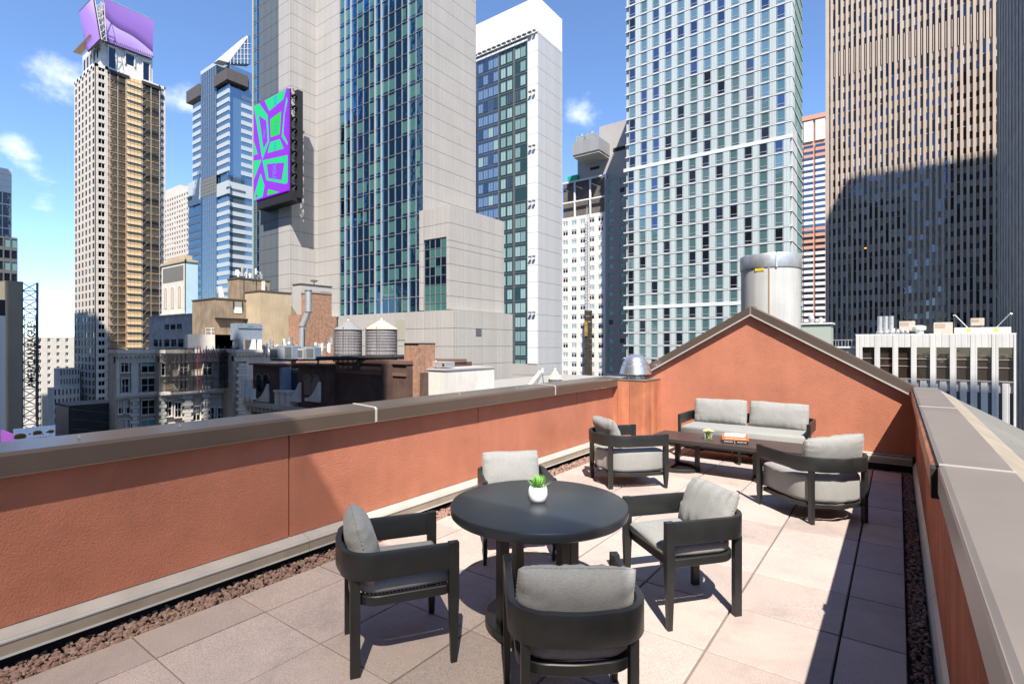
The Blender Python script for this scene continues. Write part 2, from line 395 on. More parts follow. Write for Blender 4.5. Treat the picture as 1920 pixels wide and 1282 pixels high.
def rocks(name, x0, x1, y0, y1, n, s0, s1, seed):
    rnd = random.Random(seed); mb = MB()
    ico = [(0,0,1),(.894,0,.447),(.276,.851,.447),(-.724,.526,.447),(-.724,-.526,.447),(.276,-.851,.447),(.724,.526,-.447),(-.276,.851,-.447),(-.894,0,-.447),(-.276,-.851,-.447),(.724,-.526,-.447),(0,0,-1)]
    fc = [(0,1,2),(0,2,3),(0,3,4),(0,4,5),(0,5,1),(1,6,2),(2,7,3),(3,8,4),(4,9,5),(5,10,1),(6,7,2),(7,8,3),(8,9,4),(9,10,5),(10,6,1),(11,7,6),(11,8,7),(11,9,8),(11,10,9),(11,6,10)]
    for _ in range(n):
        s = rnd.uniform(s0, s1); c = Vector((rnd.uniform(x0+s*.6, x1-s*.6), rnd.uniform(y0, y1), -.040+rnd.uniform(0, .03)))
        R = Matrix.Rotation(rnd.uniform(0, 6.28), 3, Vector((rnd.gauss(0, 1), rnd.gauss(0, 1), rnd.gauss(0, 1))).normalized())
        k = len(mb.v); st = (rnd.uniform(.5, 1), rnd.uniform(.6, 1.25), rnd.uniform(.45, .8))
        for v in ico:
            q = Vector((v[0]*st[0], v[1]*st[1], v[2]*st[2]))*s*rnd.uniform(.72, 1.2); mb.v.append(tuple(c+R @ q))
        for f in fc: mb.f.append(tuple(k+i for i in f)); mb.m.append(0)
    o = mb.build(name, ROCK); o['kind'] = 'stuff'; return o
rocks('gravel', -3.845, -3.59, -1.2, 8.1, 6200, .011, .024, 1)
rocks('gravel', .048, .155, .2, 8.7, 2400, .010, .019, 2)
rocks('gravel', -3.3, .15, 8.605, 8.73, 1300, .010, .019, 3)

# ------------------------------------------------------------------ left parapet
def extrude_y(mb, prof, y0, y1, mi=0):
    n = len(prof); k = len(mb.v)
    mb.v += [(x, y0, z) for x, z in prof]+[(x, y1, z) for x, z in prof]
    for i in range(n):
        j = (i+1) % n; mb.f.append((k+i, k+j, k+n+j, k+n+i)); mb.m.append(mi)
    mb.f.append(tuple(k+n-1-i for i in range(n))); mb.m.append(mi); mb.f.append(tuple(k+n+i for i in range(n))); mb.m.append(mi)
def extrude_x(mb, prof, x0, x1, mi=0):
    n = len(prof); k = len(mb.v)
    mb.v += [(x0, y, z) for y, z in prof]+[(x1, y, z) for y, z in prof]
    for i in range(n):
        j = (i+1) % n; mb.f.append((k+i, k+j, k+n+j, k+n+i)); mb.m.append(mi)
    mb.f.append(tuple(k+n-1-i for i in range(n))); mb.m.append(mi); mb.f.append(tuple(k+n+i for i in range(n))); mb.m.append(mi)
lp = thing('parapet_wall', 'long low orange stucco parapet along the left side, city beyond it', 'parapet wall', (WL-.1, 3, 0))
mb = MB(); mb.box(-4.06, WL-.02, -4, GY+.3, -.5, 1.0); mb.build('wall_core', STUCCO, lp)
jy = [-4, 0, 2.3, 4.62, 6.91, 8.62]
for a, b in zip(jy, jy[1:]):
    mb = MB(); mb.box(WL-.03, WL, a+.006, b-.006, .178, .995); mb.build('stucco_panel', STUCCO, lp)
cj = [-4, 0.02, 3.09, 6.17, 8.30]
for a, b in zip(cj, cj[1:]):
    mb = MB(); extrude_y(mb, [(-3.795, 1.0), (-3.795, 1.108), (-3.81, 1.128), (-4.12, 1.142), (-4.14, 1.13), (-4.14, .98), (-4.10, .98), (-4.10, 1.04), (-3.815, 1.04), (-3.815, 1.012), (-3.785, .998)], a+.002, b-.002)
    mb.build('coping', COPING, lp)
for y in cj[1:-1]:
    mb = MB(); extrude_y(mb, [(-3.79, 1.0), (-3.79, 1.112), (-3.807, 1.133), (-4.12, 1.147), (-4.12, 1.13), (-3.81, 1.11), (-3.80, 1.0)], y-.010, y+.010); mb.build('sealant_joint', SEAL, lp)
for y in (1.0, 1.55, 4.4, 5.5):
    mb = MB(); mb.box(-3.97, -3.962, y-.006, y+.006, 1.134, 1.150); mb.build('clip', FLASH, lp)
for a, b in ((-4, -.2), (-.2, 2.42), (2.42, 5.0), (5.0, 7.6), (7.6, 8.25)):
    mb = MB()
    extrude_y(mb, [(WL-.02, .178), (WL+.085, .146), (WL+.085, .135), (WL-.02, .13)], a+.002, b-.002, 0)
    extrude_y(mb, [(WL+.084, .145), (WL+.094, .133), (WL+.094, .125), (WL+.084, .125)], a+.002, b-.002, 0)
    extrude_y(mb, [(WL+.06, .132), (WL+.089, .126), (WL+.089, .058), (WL+.06, .058)], a+.002, b-.002, 1)
    extrude_y(mb, [(WL+.06, .057), (WL+.094, .060), (WL+.098, .05), (WL+.06, .05)], a+.002, b-.002, 0)
    mb.build('base_flashing', [FLASH, FLASH_T], lp)
mb = MB(); mb.box(WL-.02, WL+.03, -4, 8.3, -.06, .12); mb.build('base_membrane', DARK, lp)
# ------------------------------------------------------------------ right parapet
rp = thing('parapet_wall', 'orange stucco parapet in shade at the right edge under a wide metal coping', 'parapet wall', (WR+.1, 3, 0))
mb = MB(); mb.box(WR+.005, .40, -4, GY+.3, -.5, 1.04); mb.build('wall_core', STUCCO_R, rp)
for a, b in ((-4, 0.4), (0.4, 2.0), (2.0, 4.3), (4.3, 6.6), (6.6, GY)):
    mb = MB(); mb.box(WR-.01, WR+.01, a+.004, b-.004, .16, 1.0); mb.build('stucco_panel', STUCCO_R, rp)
for a, b in ((-4, .35), (.35, 3.2), (3.2, 6.1), (6.1, GY-.03)):
    mb = MB(); extrude_y(mb, [(.158, 1.118), (.175, 1.13), (.42, 1.13), (.425, 1.118), (.425, 1.02), (.41, 1.02), (.41, 1.11), (.166, 1.108)], a+.002, b-.002, 0)
    mb.build('coping', COPING_T, rp)
for y in (.35, 3.2, 6.1):
    mb = MB(); mb.box(.158, .424, y-.006, y+.006, 1.127, 1.1345); mb.build('sealant_joint', SEAL, rp)
mb = MB(); extrude_y(mb, [(.152, 1.0), (.152, 1.116), (.158, 1.124), (.165, 1.116), (.165, 1.0)], -4, 3.18); mb.build('fascia', COPING_T, rp)
mb = MB(); extrude_y(mb, [(.135, .965), (.135, 1.085), (.150, 1.10), (.168, 1.10), (.168, .965)], 3.35, 5.4); mb.build('fascia_board', METAL_PAINT, rp)
mb = MB(); extrude_y(mb, [(.140, .985), (.140, 1.085), (.152, 1.10), (.168, 1.10), (.168, .985)], 5.42, 8.8); mb.build('fascia_board', METAL_PAINT, rp)
mb = MB(); mb.box(.13, .17, 3.25, 3.345, .955, 1.10); mb.build('fascia_end', DARK, rp)
for a, b in ((-4, 1.2), (1.2, 4.2), (4.2, 7.0), (7.0, 8.72)):
    mb = MB(); extrude_y(mb, [(.158, -.05), (.158, .085), (.172, .12), (.20, .16), (.21, .16), (.21, -.05)], a+.003, b-.003); mb.build('base_flashing', FLASH, rp)
mb = MB(); extrude_y(mb, [(.43, 1.10), (.62, .985), (.62, .93), (.43, .93)], -4, 9.1); mb.build('edge_strip', FLASH_T, rp)
# roof slope outside the right parapet
mb = MB()
def zroof(x): return 2.40-.565*abs(x+1.85)
n = 9
for i in range(12):
    y0, y1 = -4+i*1.1, -4+(i+1)*1.1-.01
    a = (.62, y0, zroof(.62)-.03); 
    mb.quad([(.62, y0, zroof(.62)-.03), (4.6, y0, zroof(4.6)), (4.6, y1, zroof(4.6)), (.62, y1, zroof(.62)-.03)])
structure('roof_slope', mb, mat('weathered_roof_sheet', (.17, .165, .15), rough=.8, noise_amt=.15, nscale=1, streak=.1))
# ------------------------------------------------------------------ gable wall
gw = thing('gable_wall', 'orange stucco gable wall rising to a point behind the sofa', 'wall', (-1.85, GY+.1, 0))
PK, SL = (-1.85, 2.155), .57
def ztop(x): return PK[1]-SL*abs(x-PK[0])
mb = MB()
out = [(-4.0, .19), (WR+.02, .19), (WR+.02, ztop(WR+.02)), PK, (-4.0, ztop(-4.0))]
k = len(out); mb.v = [(x, GY, z) for x, z in out]+[(x, GY+.25, z) for x, z in out]
mb.f = [tuple(range(k)), tuple(range(2*k-1, k-1, -1))]+[(i, k+i, k+(i+1) % k, (i+1) % k) for i in range(k)]; mb.m = [0]*len(mb.f)
mb.build('stucco_face', STUCCO, gw)
for sgn, x1 in ((-1, -4.16), (1, 4.6)):
    for (ya, yb, dz0, dz1, m, nm) in ((GY-.075, GY+.36, .0, .135, COPING, 'coping'), (GY-.082, GY-.072, -.012, .012, FLASH, 'drip_edge')):
        if nm == 'drip_edge' and sgn > 0: xe = WR+.05
        elif nm == 'drip_edge': xe = -3.8
        else: xe = x1 if sgn < 0 else .45
        mb = MB(); pts = []
        for x in (PK[0], xe):
            for z in (ztop(x)+dz0, ztop(x)+dz1): pts.append((x, z))
        q = [pts[0], pts[2], pts[3], pts[1]]
        mb.v = [(x, ya, z) for x, z in q]+[(x, yb, z) for x, z in q]
        mb.f = [(0,1,2,3), (7,6,5,4), (0,4,5,1), (1,5,6,2), (2,6,7,3), (3,7,4,0)]; mb.m = [0]*6
        mb.build(nm, m, gw)
mb = MB(); mb.box(PK[0]-.012, PK[0]+.012, GY-.079, GY+.362, ztop(PK[0])-.005, ztop(PK[0])+.142); mb.build('ridge_joint', COPING_T, gw)
for a, b in ((-3.3, -1.4), (-1.4, .16)):
    mb = MB()
    extrude_x(mb, [(GY+.01, .205), (GY-.075, .165), (GY-.075, .15), (GY+.01, .15)], a+.003, b-.003, 0)
    extrude_x(mb, [(GY-.05, .15), (GY-.07, .148), (GY-.07, .09), (GY-.05, .09)], a+.003, b-.003, 1)
    extrude_x(mb, [(GY-.05, .09), (GY-.085, .085), (GY-.085, .075), (GY-.05, .075)], a+.003, b-.003, 0)
    mb.build('base_flashing', [FLASH, FLASH_T], gw)
mb = MB(); mb.box(-4.0, WR, GY-.045, GY+.2, -.06, .185); mb.build('base_membrane', DARK, gw)
# ------------------------------------------------------------------ duct box with a mushroom vent
pb = thing('duct_housing', 'tall rusty orange sheet metal box in the corner beside the gable wall', 'duct housing', (-3.6, 8.5, 0))
X0, X1, Ya, Yb, ZT = -3.90, -3.32, 8.16, 8.84, 1.10
mb = MB(); mb.box(X0+.006, X1-.006, Ya+.006, Yb, -.05, ZT); mb.build('box_core', METAL_PAINT, pb)
w3 = (X1-X0)/3
for i, (a, b) in enumerate(((X0, X0+.10), (X0+.10, X0+.32), (X0+.32, X1))):
    mb = MB(); mb.box(a+.003, b-.003, Ya-.004, Ya+.006, -.05, ZT); mb.build('sheet_panel', METAL_PAINT, pb)
mb = MB(); mb.box(X1-.006, X1+.004, Ya, Yb-.36, -.05, ZT); mb.build('sheet_panel', METAL_PAINT, pb)
mb = MB(); mb.box(X1-.006, X1+.004, Yb-.355, Yb, -.05, ZT); mb.build('sheet_panel', METAL_PAINT, pb)
mb = MB(); mb.box(X0-.015, X1+.015, Ya-.015, Yb, ZT, ZT+.012); mb.build('top_plate', COPING_T, pb)
ALU = mat('spun_aluminium', (.72, .74, .77), rough=.28, metal=.9, noise_amt=.05, nscale=6)
GALV = mat('galvanised_steel', (.55, .56, .57), rough=.45, metal=.6, noise_amt=.18, nscale=5, streak=.15)
vt = thing('roof_fan', 'shiny spun aluminium mushroom vent on top of the rusty duct box', 'vent', (-3.61, 8.47, ZT+.012))
mb = MB(); mb.lathe((0, 0, 0), [(.16, 0), (.16, .05), (.13, .055), (.13, .11)], 32); mb.build('base_ring', GALV, vt, smooth=40, local=True)
for i in range(10):
    mb = MB(); t = 2*PI*i/10; mb.bar((.15*math.cos(t), .15*math.sin(t), 0), (.17*math.cos(t), .17*math.sin(t), .12), .006); mb.build('bracket', DARK, vt, local=True)
mb = MB(); mb.lathe((0, 0, 0), [(.235, .085), (.262, .078), (.268, .088), (.235, .21), (.222, .222), (.225, .23), (.205, .285), (.19, .295), (.192, .302), (.165, .35), (.12, .39), (.06, .408), (.0001, .412)], 56, cap=False); mb.build('hood', ALU, vt, smooth=30, local=True)
# the hotel below and the flat roof behind the gable
mb = MB(); mb.box(-4.05, .42, -6, 9.2, -55, -.142); mb.box(.42, 4.4, -6, 9.2, -55, -1.5); mb.box(-4.05, 0, 9.2, 26, -55, -3.0)
o = mb.build('hotel_building', mat('hotel_brick', (.25, .12, .08), rough=.9, noise_amt=.2), None)
tag(o, 'roof and walls of the hotel that carries the terrace', 'building')
# big flue
fl = thing('flue_stack', 'wide pale metal cylinder stack standing behind the gable peak', 'flue stack', (-2.75, 15.4, -1.0))
FLUE = mat('flue_metal', (.50, .49, .465), rough=.55, metal=.08, noise_amt=.1, nscale=1.2, streak=.18)
mb = MB(); mb.lathe((0, 0, 0), [(.72, -2), (.72, 4.72)], 64); mb.build('drum', FLUE, fl, smooth=40, local=True)
mb = MB(); mb.lathe((0, 0, 0), [(.735, 4.66), (.745, 4.68), (.745, 5.0), (.735, 5.03), (.71, 5.03), (.70, 4.98), (.70, 4.7)], 64, cap=False); mb.build('collar', GALV, fl, smooth=40, local=True)
mb = MB(); mb.lathe((0, 0, 0), [(.0001, 4.98), (.69, 4.98)], 48, cap=False); mb.build('opening', DARK, fl, local=True)
mb = MB(); t = -1.43; mb.obox((.722*math.cos(t), .722*math.sin(t), 2.35), .03, .03, 4.7, Matrix.Rotation(t, 3, 'Z')); mb.build('seam', mat('rusty_seam', (.33, .22, .12), rough=.8), fl, local=True)
mb = MB(); t = -1.2; mb.obox((.747*math.cos(t), .747*math.sin(t), 4.84), .03, .035, .37, Matrix.Rotation(t, 3, 'Z')); mb.build('clamp', GALV, fl, local=True)
mb = MB(); t = -1.75; mb.obox((.724*math.cos(t), .724*math.sin(t), 4.62), .012, .22, .07, Matrix.Rotation(t, 3, 'Z')); mb.build('sticker', mat('yellow_sticker', (.75, .5, .03)), fl, local=True)

# ------------------------------------------------------------------ furniture
def arc_path(fx, fy, bx, by, r, n=9, bow=0.0, taper=0.0):
    """U seen from above: front tips (+-fx, fy) run back, round the corners and cross at y = by"""
    P = []
    P.append((-fx, fy)); P.append((-fx+taper*.2, (fy+by+r)/2)); 
    for i in range(n+1):
        t = PI+PI/2*i/n; P.append((-fx+taper+r+r*math.cos(t), by+r+r*math.sin(t)))
    m = 5
    for i in range(1, m):
        u = i/m; x0 = -fx+taper+r; P.append((x0*(1-2*u), by-bow*math.sin(PI*u)))
    return P+[(-x, y) for x, y in reversed(P[:n+3])]
def strip(path, t0, t1):
    """closed outline (ccw) of a band between offsets t0 (outside) and t1 (inside) of the path"""
    def off(d):
        o = []; n = len(path)
        for i in range(n):
            a = Vector(path[max(i-1, 0)]); b = Vector(path[min(i+1, n-1)]); v = (b-a).normalized(); o.append((path[i][0]+v.y*d, path[i][1]-v.x*d))
        return o
    return off(t0)+off(-t1)[::-1]
def pillow(name, W, Hh, T, seed, nx=34, nz=22, corner=.06, wr=.007):
    """a soft cushion standing in the local x-z plane"""
    rnd = random.Random(seed); offv = Vector((rnd.uniform(0, 50), rnd.uniform(0, 50), rnd.uniform(0, 50)))
    mb = MB(); idx = {}
    for side in (1, -1):
        for i in range(nx+1):
            for j in range(nz+1):
                u = math.sin((i/nx-.5)*PI*.999); v = math.sin((j/nz-.5)*PI*.999)
                e = max(0, (1-abs(u)**3.2)*(1-abs(v)**2.6))
                th = T/2*e**.46
                x = W/2*u*(1-corner*.55*(1-v*v)-.05*u*u*v*v); z = Hh/2*v*(1-corner*(1-u*u)-.09*(u*v)**4)
                edge = (abs(u)**5+abs(v)**5)
                nn = noise.noise(Vector((x*9, z*9, side*3))+offv); n2 = noise.noise(Vector((x*42*(1+abs(v)), z*9, side*7))+offv)
                puck = noise.noise(Vector((x*60, 0, 0))+offv)*max(0, abs(v)-.25)*1.3+noise.noise(Vector((0, z*60, 5))+offv)*max(0, abs(u)-.45)*1.3
                y = side*(th+min(1, th/(T*.12))*(nn*.005+n2*wr*.5+puck*wr*2.6))
                z += .006*nn
                if i in (0, nx) or j in (0, nz):
                    if (i, j) in idx: continue
                    idx[(i, j)] = len(mb.v); mb.v.append((x, 0, z)); continue
                idx[(i, j, side)] = len(mb.v); mb.v.append((x, y, z))
    for side in (1, -1):
        g = lambda i, j: idx[(i, j)] if (i in (0, nx) or j in (0, nz)) else idx[(i, j, side)]
        for i in range(nx):
            for j in range(nz):
                q = (g(i, j), g(i+1, j), g(i+1, j+1), g(i, j+1)); mb.f.append(q if side < 0 else q[::-1]); mb.m.append(0)
    rim = [(i, 0) for i in range(nx+1)]+[(nx, j) for j in range(1, nz+1)]+[(i, nz) for i in range(nx-1, -1, -1)]+[(0, j) for j in range(nz-1, 0, -1)]
    P = [Vector(mb.v[idx[q]]) for q in rim]
    for a, b in zip(P, P[1:]+P[:1]): mb.bar(a, b, .0032, 5)
    return mb.mesh(name, GREY_FAB, smooth=180)
def seat_cushion(outline, z0, z1, seed, r=.035):
    mb = MB(); mb.prism(outline, z0, z1, r=r, n=5)
    me = mb.mesh('seat_cushion', GREY_FAB, smooth=180)
    bm = bmesh.new(); bm.from_mesh(me)
    caps = [f for f in bm.faces if len(f.verts) > 4]
    top = [f for f in caps if f.normal.z > 0]
    for f in top:
        c = f.calc_center_median(); g = bmesh.ops.inset_region(bm, faces=[f], thickness=.05, depth=.006)
    bm.to_mesh(me); bm.free()
    for p in me.polygons: p.use_smooth = True
    return me
def add_mesh(me, name, parent, loc=(0, 0, 0), rot=(0, 0, 0)):
    o = bpy.data.objects.new(name, me); COL.objects.link(o); o.parent = parent; o.location = loc; o.rotation_euler = rot; return o
def leg(mb, x, y, w, d, z1, tw, td, z_t):
    """square post tapering to the foot below z_t"""
    k = len(mb.v)
    for (z, ww, dd) in ((0, tw, td), (z_t, w, d), (z1, w, d)):
        mb.v += [(x-ww/2, y-dd/2, z), (x+ww/2, y-dd/2, z), (x+ww/2, y+dd/2, z), (x-ww/2, y+dd/2, z)]
    for a in (0, 4):
        for i in range(4): j = (i+1) % 4; mb.f.append((k+a+i, k+a+j, k+a+4+j, k+a+4+i)); mb.m.append(0)
    mb.f.append((k+3, k+2, k+1, k)); mb.m.append(0); mb.f.append((k+8, k+9, k+10, k+11)); mb.m.append(0)
def arm_chair(kind, label, group, cx, cz, fx, fz, pil, seed):
    """kind 'dining' or 'lounge'; (cx, cz) and heading in the camera's floor axes"""
    w = C2W(fx, fz); rz = math.atan2(-w[0], w[1]); X, Y = C2W(cx, cz)
    D = kind == 'dining'
    t = thing('dining_armchair' if D else 'lounge_armchair', label, 'chair', (X, Y, 0), rz, group)
    if D: FX, FY, RX, RY, zb0, zb1, zs0, zs1, zc1, R, tp = .262, .262, .222, -.262, .502, .64, .355, .405, .485, .15, .0
    else: FX, FY, RX, RY, zb0, zb1, zs0, zs1, zc1, R, tp = .385, .34, .27, -.36, .50, .635, .15, .19, .455, .30, .02
    path = arc_path(FX+.012, FY-.022, 0, RY-.03, R, n=12, bow=.015 if D else .03, taper=tp)
    mb = MB(); mb.prism(strip(path, .016, .016), zb0, zb1, r=.006, n=2); mb.build('armrest_band', CHAR, t, smooth=35, local=True)
    pr = arc_path(FX-.022, FY-.03, 0, RY+.03, R*.85, n=10, bow=.01 if D else .03, taper=tp)
    mb = MB(); mb.prism(strip(pr, .014, .014), zs0, zs1, r=.004, n=1); mb.box(-FX+.02, FX-.02, FY-.045, FY-.015, zs0, zs1); mb.build('seat_frame', CHAR, t, smooth=35, local=True)
    seat = [(-FX+.025, FY-.02)]+[p for p in pr[1:-1]]+[(FX-.025, FY-.02)]
    sm_ = MB()
    for i in range(22):
        y = RY+.07+(FY-RY-.11)*i/21; hw = FX-.035 if y > RY+R*.7 else FX-.035-(R*.7-(y-RY))*.55
        sm_.box(-hw, hw, y-.006, y+.006, zs1-.014, zs1-.006)
    sm_.build('sling_slats', MESHM, t, local=True)
    sw = .050 if D else .055
    for sx in (-1, 1):
        mb = MB(); leg(mb, sx*(FX+.010), FY+.004, .040, .054, zb1+.002, .024, .032, zs0); mb.build('leg', CHAR, t, local=True)
        mb = MB(); leg(mb, sx*RX, RY+(.024 if D else .052), .036, .05, zb0+.002, .034, .05, zs0); mb.build('leg', CHAR, t, local=True)
    def shrink(P, d):
        c = Vector((0, -.02)); return [((x)*(1-d/FX), (y-c.y)*(1-d/.3)+c.y) for x, y in P]
    oc = [(-FX+.03, FY+.005)]+pr[1:-1]+[(FX-.03, FY+.005)]
    oc = oc if sum(oc[i][0]*oc[(i+1) % len(oc)][1]-oc[(i+1) % len(oc)][0]*oc[i][1] for i in range(len(oc))) > 0 else oc[::-1]
    add_mesh(seat_cushion(oc, zs1-.002, zc1, seed, r=.036 if D else .05), 'seat_cushion', t)
    px, py, pz, tilt, roll, yaw, W, Hh, T = pil
    tag(add_mesh(pillow('back_pillow', W, Hh, T, seed), 'back_pillow', t, (px, py, pz), (tilt, roll, yaw)))
    return t
DG, LG = 'armchairs around the round table', 'lounge armchairs by the coffee table'
arm_chair('dining', 'charcoal dining armchair nearest the camera, back turned, seen from behind', DG, .262, 2.375, -.055, .998, (.0, -.125, .615, .30, 0.03, .0, .52, .32, .15), 11)
arm_chair('dining', 'charcoal dining armchair left of the round table, its pillow seen edge-on', DG, -.660, 2.975, .933, .36, (.0, -.185, .605, .28, .0, .0, .50, .34, .16), 12)
arm_chair('dining', 'charcoal dining armchair right of the round table with a tilted pillow', DG, 1.125, 3.45, -.968, -.25, (.0, -.175, .615, .40, .0, .0, .50, .34, .14), 13)
arm_chair('dining', 'charcoal dining armchair behind the round table, mostly hidden by the tabletop', DG, .017, 4.355, .16, -.987, (.0, -.165, .625, .30, .0, 0, .50, .32, .14), 14)
arm_chair('lounge', 'low lounge armchair at the left end of the coffee table, by the left parapet', LG, 1.385, 6.50, .965, .26, (-.05, -.20, .63, .38, .0, .0, .60, .35, .16), 15)
arm_chair('lounge', 'low lounge armchair with its back to us at the right, half shaded by the parapet', LG, 3.066, 5.29, -.10, .995, (.03, -.19, .66, .30, -.08, .0, .64, .34, .17), 16)
# round table
X, Y = C2W(.165, 3.225)
rt = thing('round_table', 'round charcoal dining table with four posts on a ring base', 'table', (X, Y, 0))
mb = MB(); mb.lathe((0, 0, 0), [(.515, .672), (.53, .672), (.538, .68), (.54, .70), (.54, .722), (.536, .729), (.528, .732)], 96); mb.build('table_top', GREYTOP, rt, smooth=35, local=True)
mb = MB(); mb.lathe((0, 0, 0), [(.26, 0), (.325, 0), (.33, .004), (.33, .046), (.326, .05), (.262, .05), (.258, .046), (.258, .004), (.26, 0)], 72, cap=False); mb.build('ring_base', CHAR, rt, smooth=35, local=True)
for k in range(4):
    a = YAW+math.radians(30+90*k); c = (.262*math.cos(a), .262*math.sin(a))
    mb = MB(); mb.obox((c[0]*.97, c[1]*.97, .362), .058, .058, .622, Matrix.Rotation(a, 3, 'Z')); mb.build('leg', CHAR, rt, local=True)
# pot plant
X, Y = C2W(.160, 3.235)
pp = thing('potted_succulent', 'small spiky green succulent in a white pot on the round table', 'potted plant', (X, Y, .732))
mb = MB(); mb.lathe((0, 0, 0), [(.030, 0), (.044, .003), (.054, .018), (.060, .045), (.059, .070), (.052, .092), (.047, .095), (.043, .090), (.044, .08)], 48, cap=False)
mb.lathe((0, 0, 0), [(.0001, .0005), (.031, .0005)], 24, cap=False); mb.build('pot', mat('white_ceramic', (.82, .81, .79), rough=.3), pp, smooth=60, local=True)
mb = MB(); mb.lathe((0, 0, 0), [(.0001, .083), (.045, .080)], 24, cap=False); mb.build('soil', mat('soil', (.06, .04, .03), rough=1), pp, local=True)
LEAF = mat('succulent_leaf', (.09, .33, .04), rough=.4, noise_amt=.35, nscale=30, col2=(.30, .58, .12))
rnd = random.Random(7)
for k in range(46):
    a = k*2.4+rnd.uniform(-.2, .2); q = k/46; el = math.radians(8+75*q**.8)*1.0; Ln = rnd.uniform(.078, .098)*(1-.1*q); wd = .0058
    mb = MB(); d = Vector((math.cos(a), math.sin(a), 0)); sd = Vector((-math.sin(a), math.cos(a), 0)); rows = []
    for i in range(6):
        t = i/5; e = el+.35*t*(1-q); c = d*(Ln*t*math.cos(el)+.004)+Vector((0, 0, .082+Ln*t*math.sin(el)+.012*t*t*(1-q)))
        w2 = wd*(1-t)**.7*(.75+.8*t*(1-t)*2)+.0004; up = Vector((-d.x*math.sin(el), -d.y*math.sin(el), math.cos(el)))
        rows.append([c-sd*w2, c-up*.003*(1-t), c+sd*w2, c+up*.0016*(1-t)])
    n0 = 0
    for r_ in rows: mb.v += [tuple(p) for p in r_]
    for i in range(5):
        for j in range(4): mb.f.append((i*4+j, i*4+(j+1) % 4, i*4+4+(j+1) % 4, i*4+4+j)); mb.m.append(0)
    mb.build('leaf', LEAF, pp, smooth=60, local=True)
# coffee table
CT = (-1.80, 7.12)
ct = thing('coffee_table', 'long low dark brown coffee table in front of the sofa', 'table', (CT[0], CT[1], 0))
L2, W2 = .93, .33
mb = MB(); mb.prism([(-L2, -W2), (L2, -W2), (L2, W2), (-L2, W2)], .405, .455, r=.004, n=1); mb.build('table_top', BROWN_TOP, ct, smooth=35, local=True)
for sx in (-1, 1):
    arc = [(sx*(L2-.22), -.25)]+[(sx*(L2-.22-.36*math.cos(t)), .25*math.sin(t)) for t in [(-PI/2+PI*i/14) for i in range(1, 14)]]+[(sx*(L2-.22), .25)]
    o1 = strip(arc, .028, .028)
    if sum(o1[i][0]*o1[(i+1) % len(o1)][1]-o1[(i+1) % len(o1)][0]*o1[i][1] for i in range(len(o1))) < 0: o1 = o1[::-1]
    mb = MB(); mb.prism(o1, 0, .045, r=.003, n=1); mb.build('curved_base', CHAR, ct, smooth=35, local=True)
    mb = MB(); mb.box(min(sx*(L2-.25), sx*(L2-.19)), max(sx*(L2-.25), sx*(L2-.19)), -.25, .25, .002, .047); mb.build('base_bar', CHAR, ct, local=True)
    for (x, y) in ((sx*(L2-.22), -.24), (sx*(L2-.22), .24), (sx*(L2-.22-.35), 0)):
        mb = MB(); mb.box(x-.028, x+.028, y-.026, y+.026, .04, .406); mb.build('leg', CHAR, ct, local=True)
# sofa
sf = thing('sofa', 'two-seat outdoor sofa with two grey back pillows against the gable wall', 'sofa', (-1.80, 8.21, 0), PI)
FX, FY, RY = .86, .34, -.34
path = arc_path(FX, FY, 0, RY-.03, .16, n=10)
mb = MB(); mb.prism(strip(path, .018, .018), .50, .645, r=.006, n=2); mb.build('armrest_band', CHAR, sf, smooth=35, local=True)
pr = arc_path(FX-.035, FY-.03, 0, RY+.03, .12, n=8)
mb = MB(); mb.prism(strip(pr, .014, .014), .17, .215, r=.004, n=1); mb.box(-FX+.03, FX-.03, FY-.045, FY-.012, .17, .215)
mb.box(-FX+.05, FX-.05, RY+.03, FY-.05, .198, .208); mb.build('seat_frame', CHAR, sf, smooth=35, local=True)
for sx in (-1, 0, 1):
    mb = MB(); leg(mb, sx*(FX-.01), FY, .036, .052, .642 if sx else .17, .024, .032, .17); mb.build('leg', CHAR, sf, local=True)
    mb = MB(); leg(mb, sx*(FX-.13), RY+.0, .036, .05, .502, .034, .046, .17); mb.build('leg', CHAR, sf, local=True)
oc = [(-FX+.03, FY+.01)]+pr[1:-1]+[(FX-.03, FY+.01)]
add_mesh(seat_cushion(oc, .213, .485, 5, r=.045), 'seat_cushion', sf)
for sx, nm, sd in ((1, 'a', 21), (-1, 'b', 22)):
    add_mesh(pillow('back_pillow', .80, .40, .20, sd, nx=44), 'back_pillow', sf, (sx*.405, RY+.14, .665), (.24, .02*sx, 0))
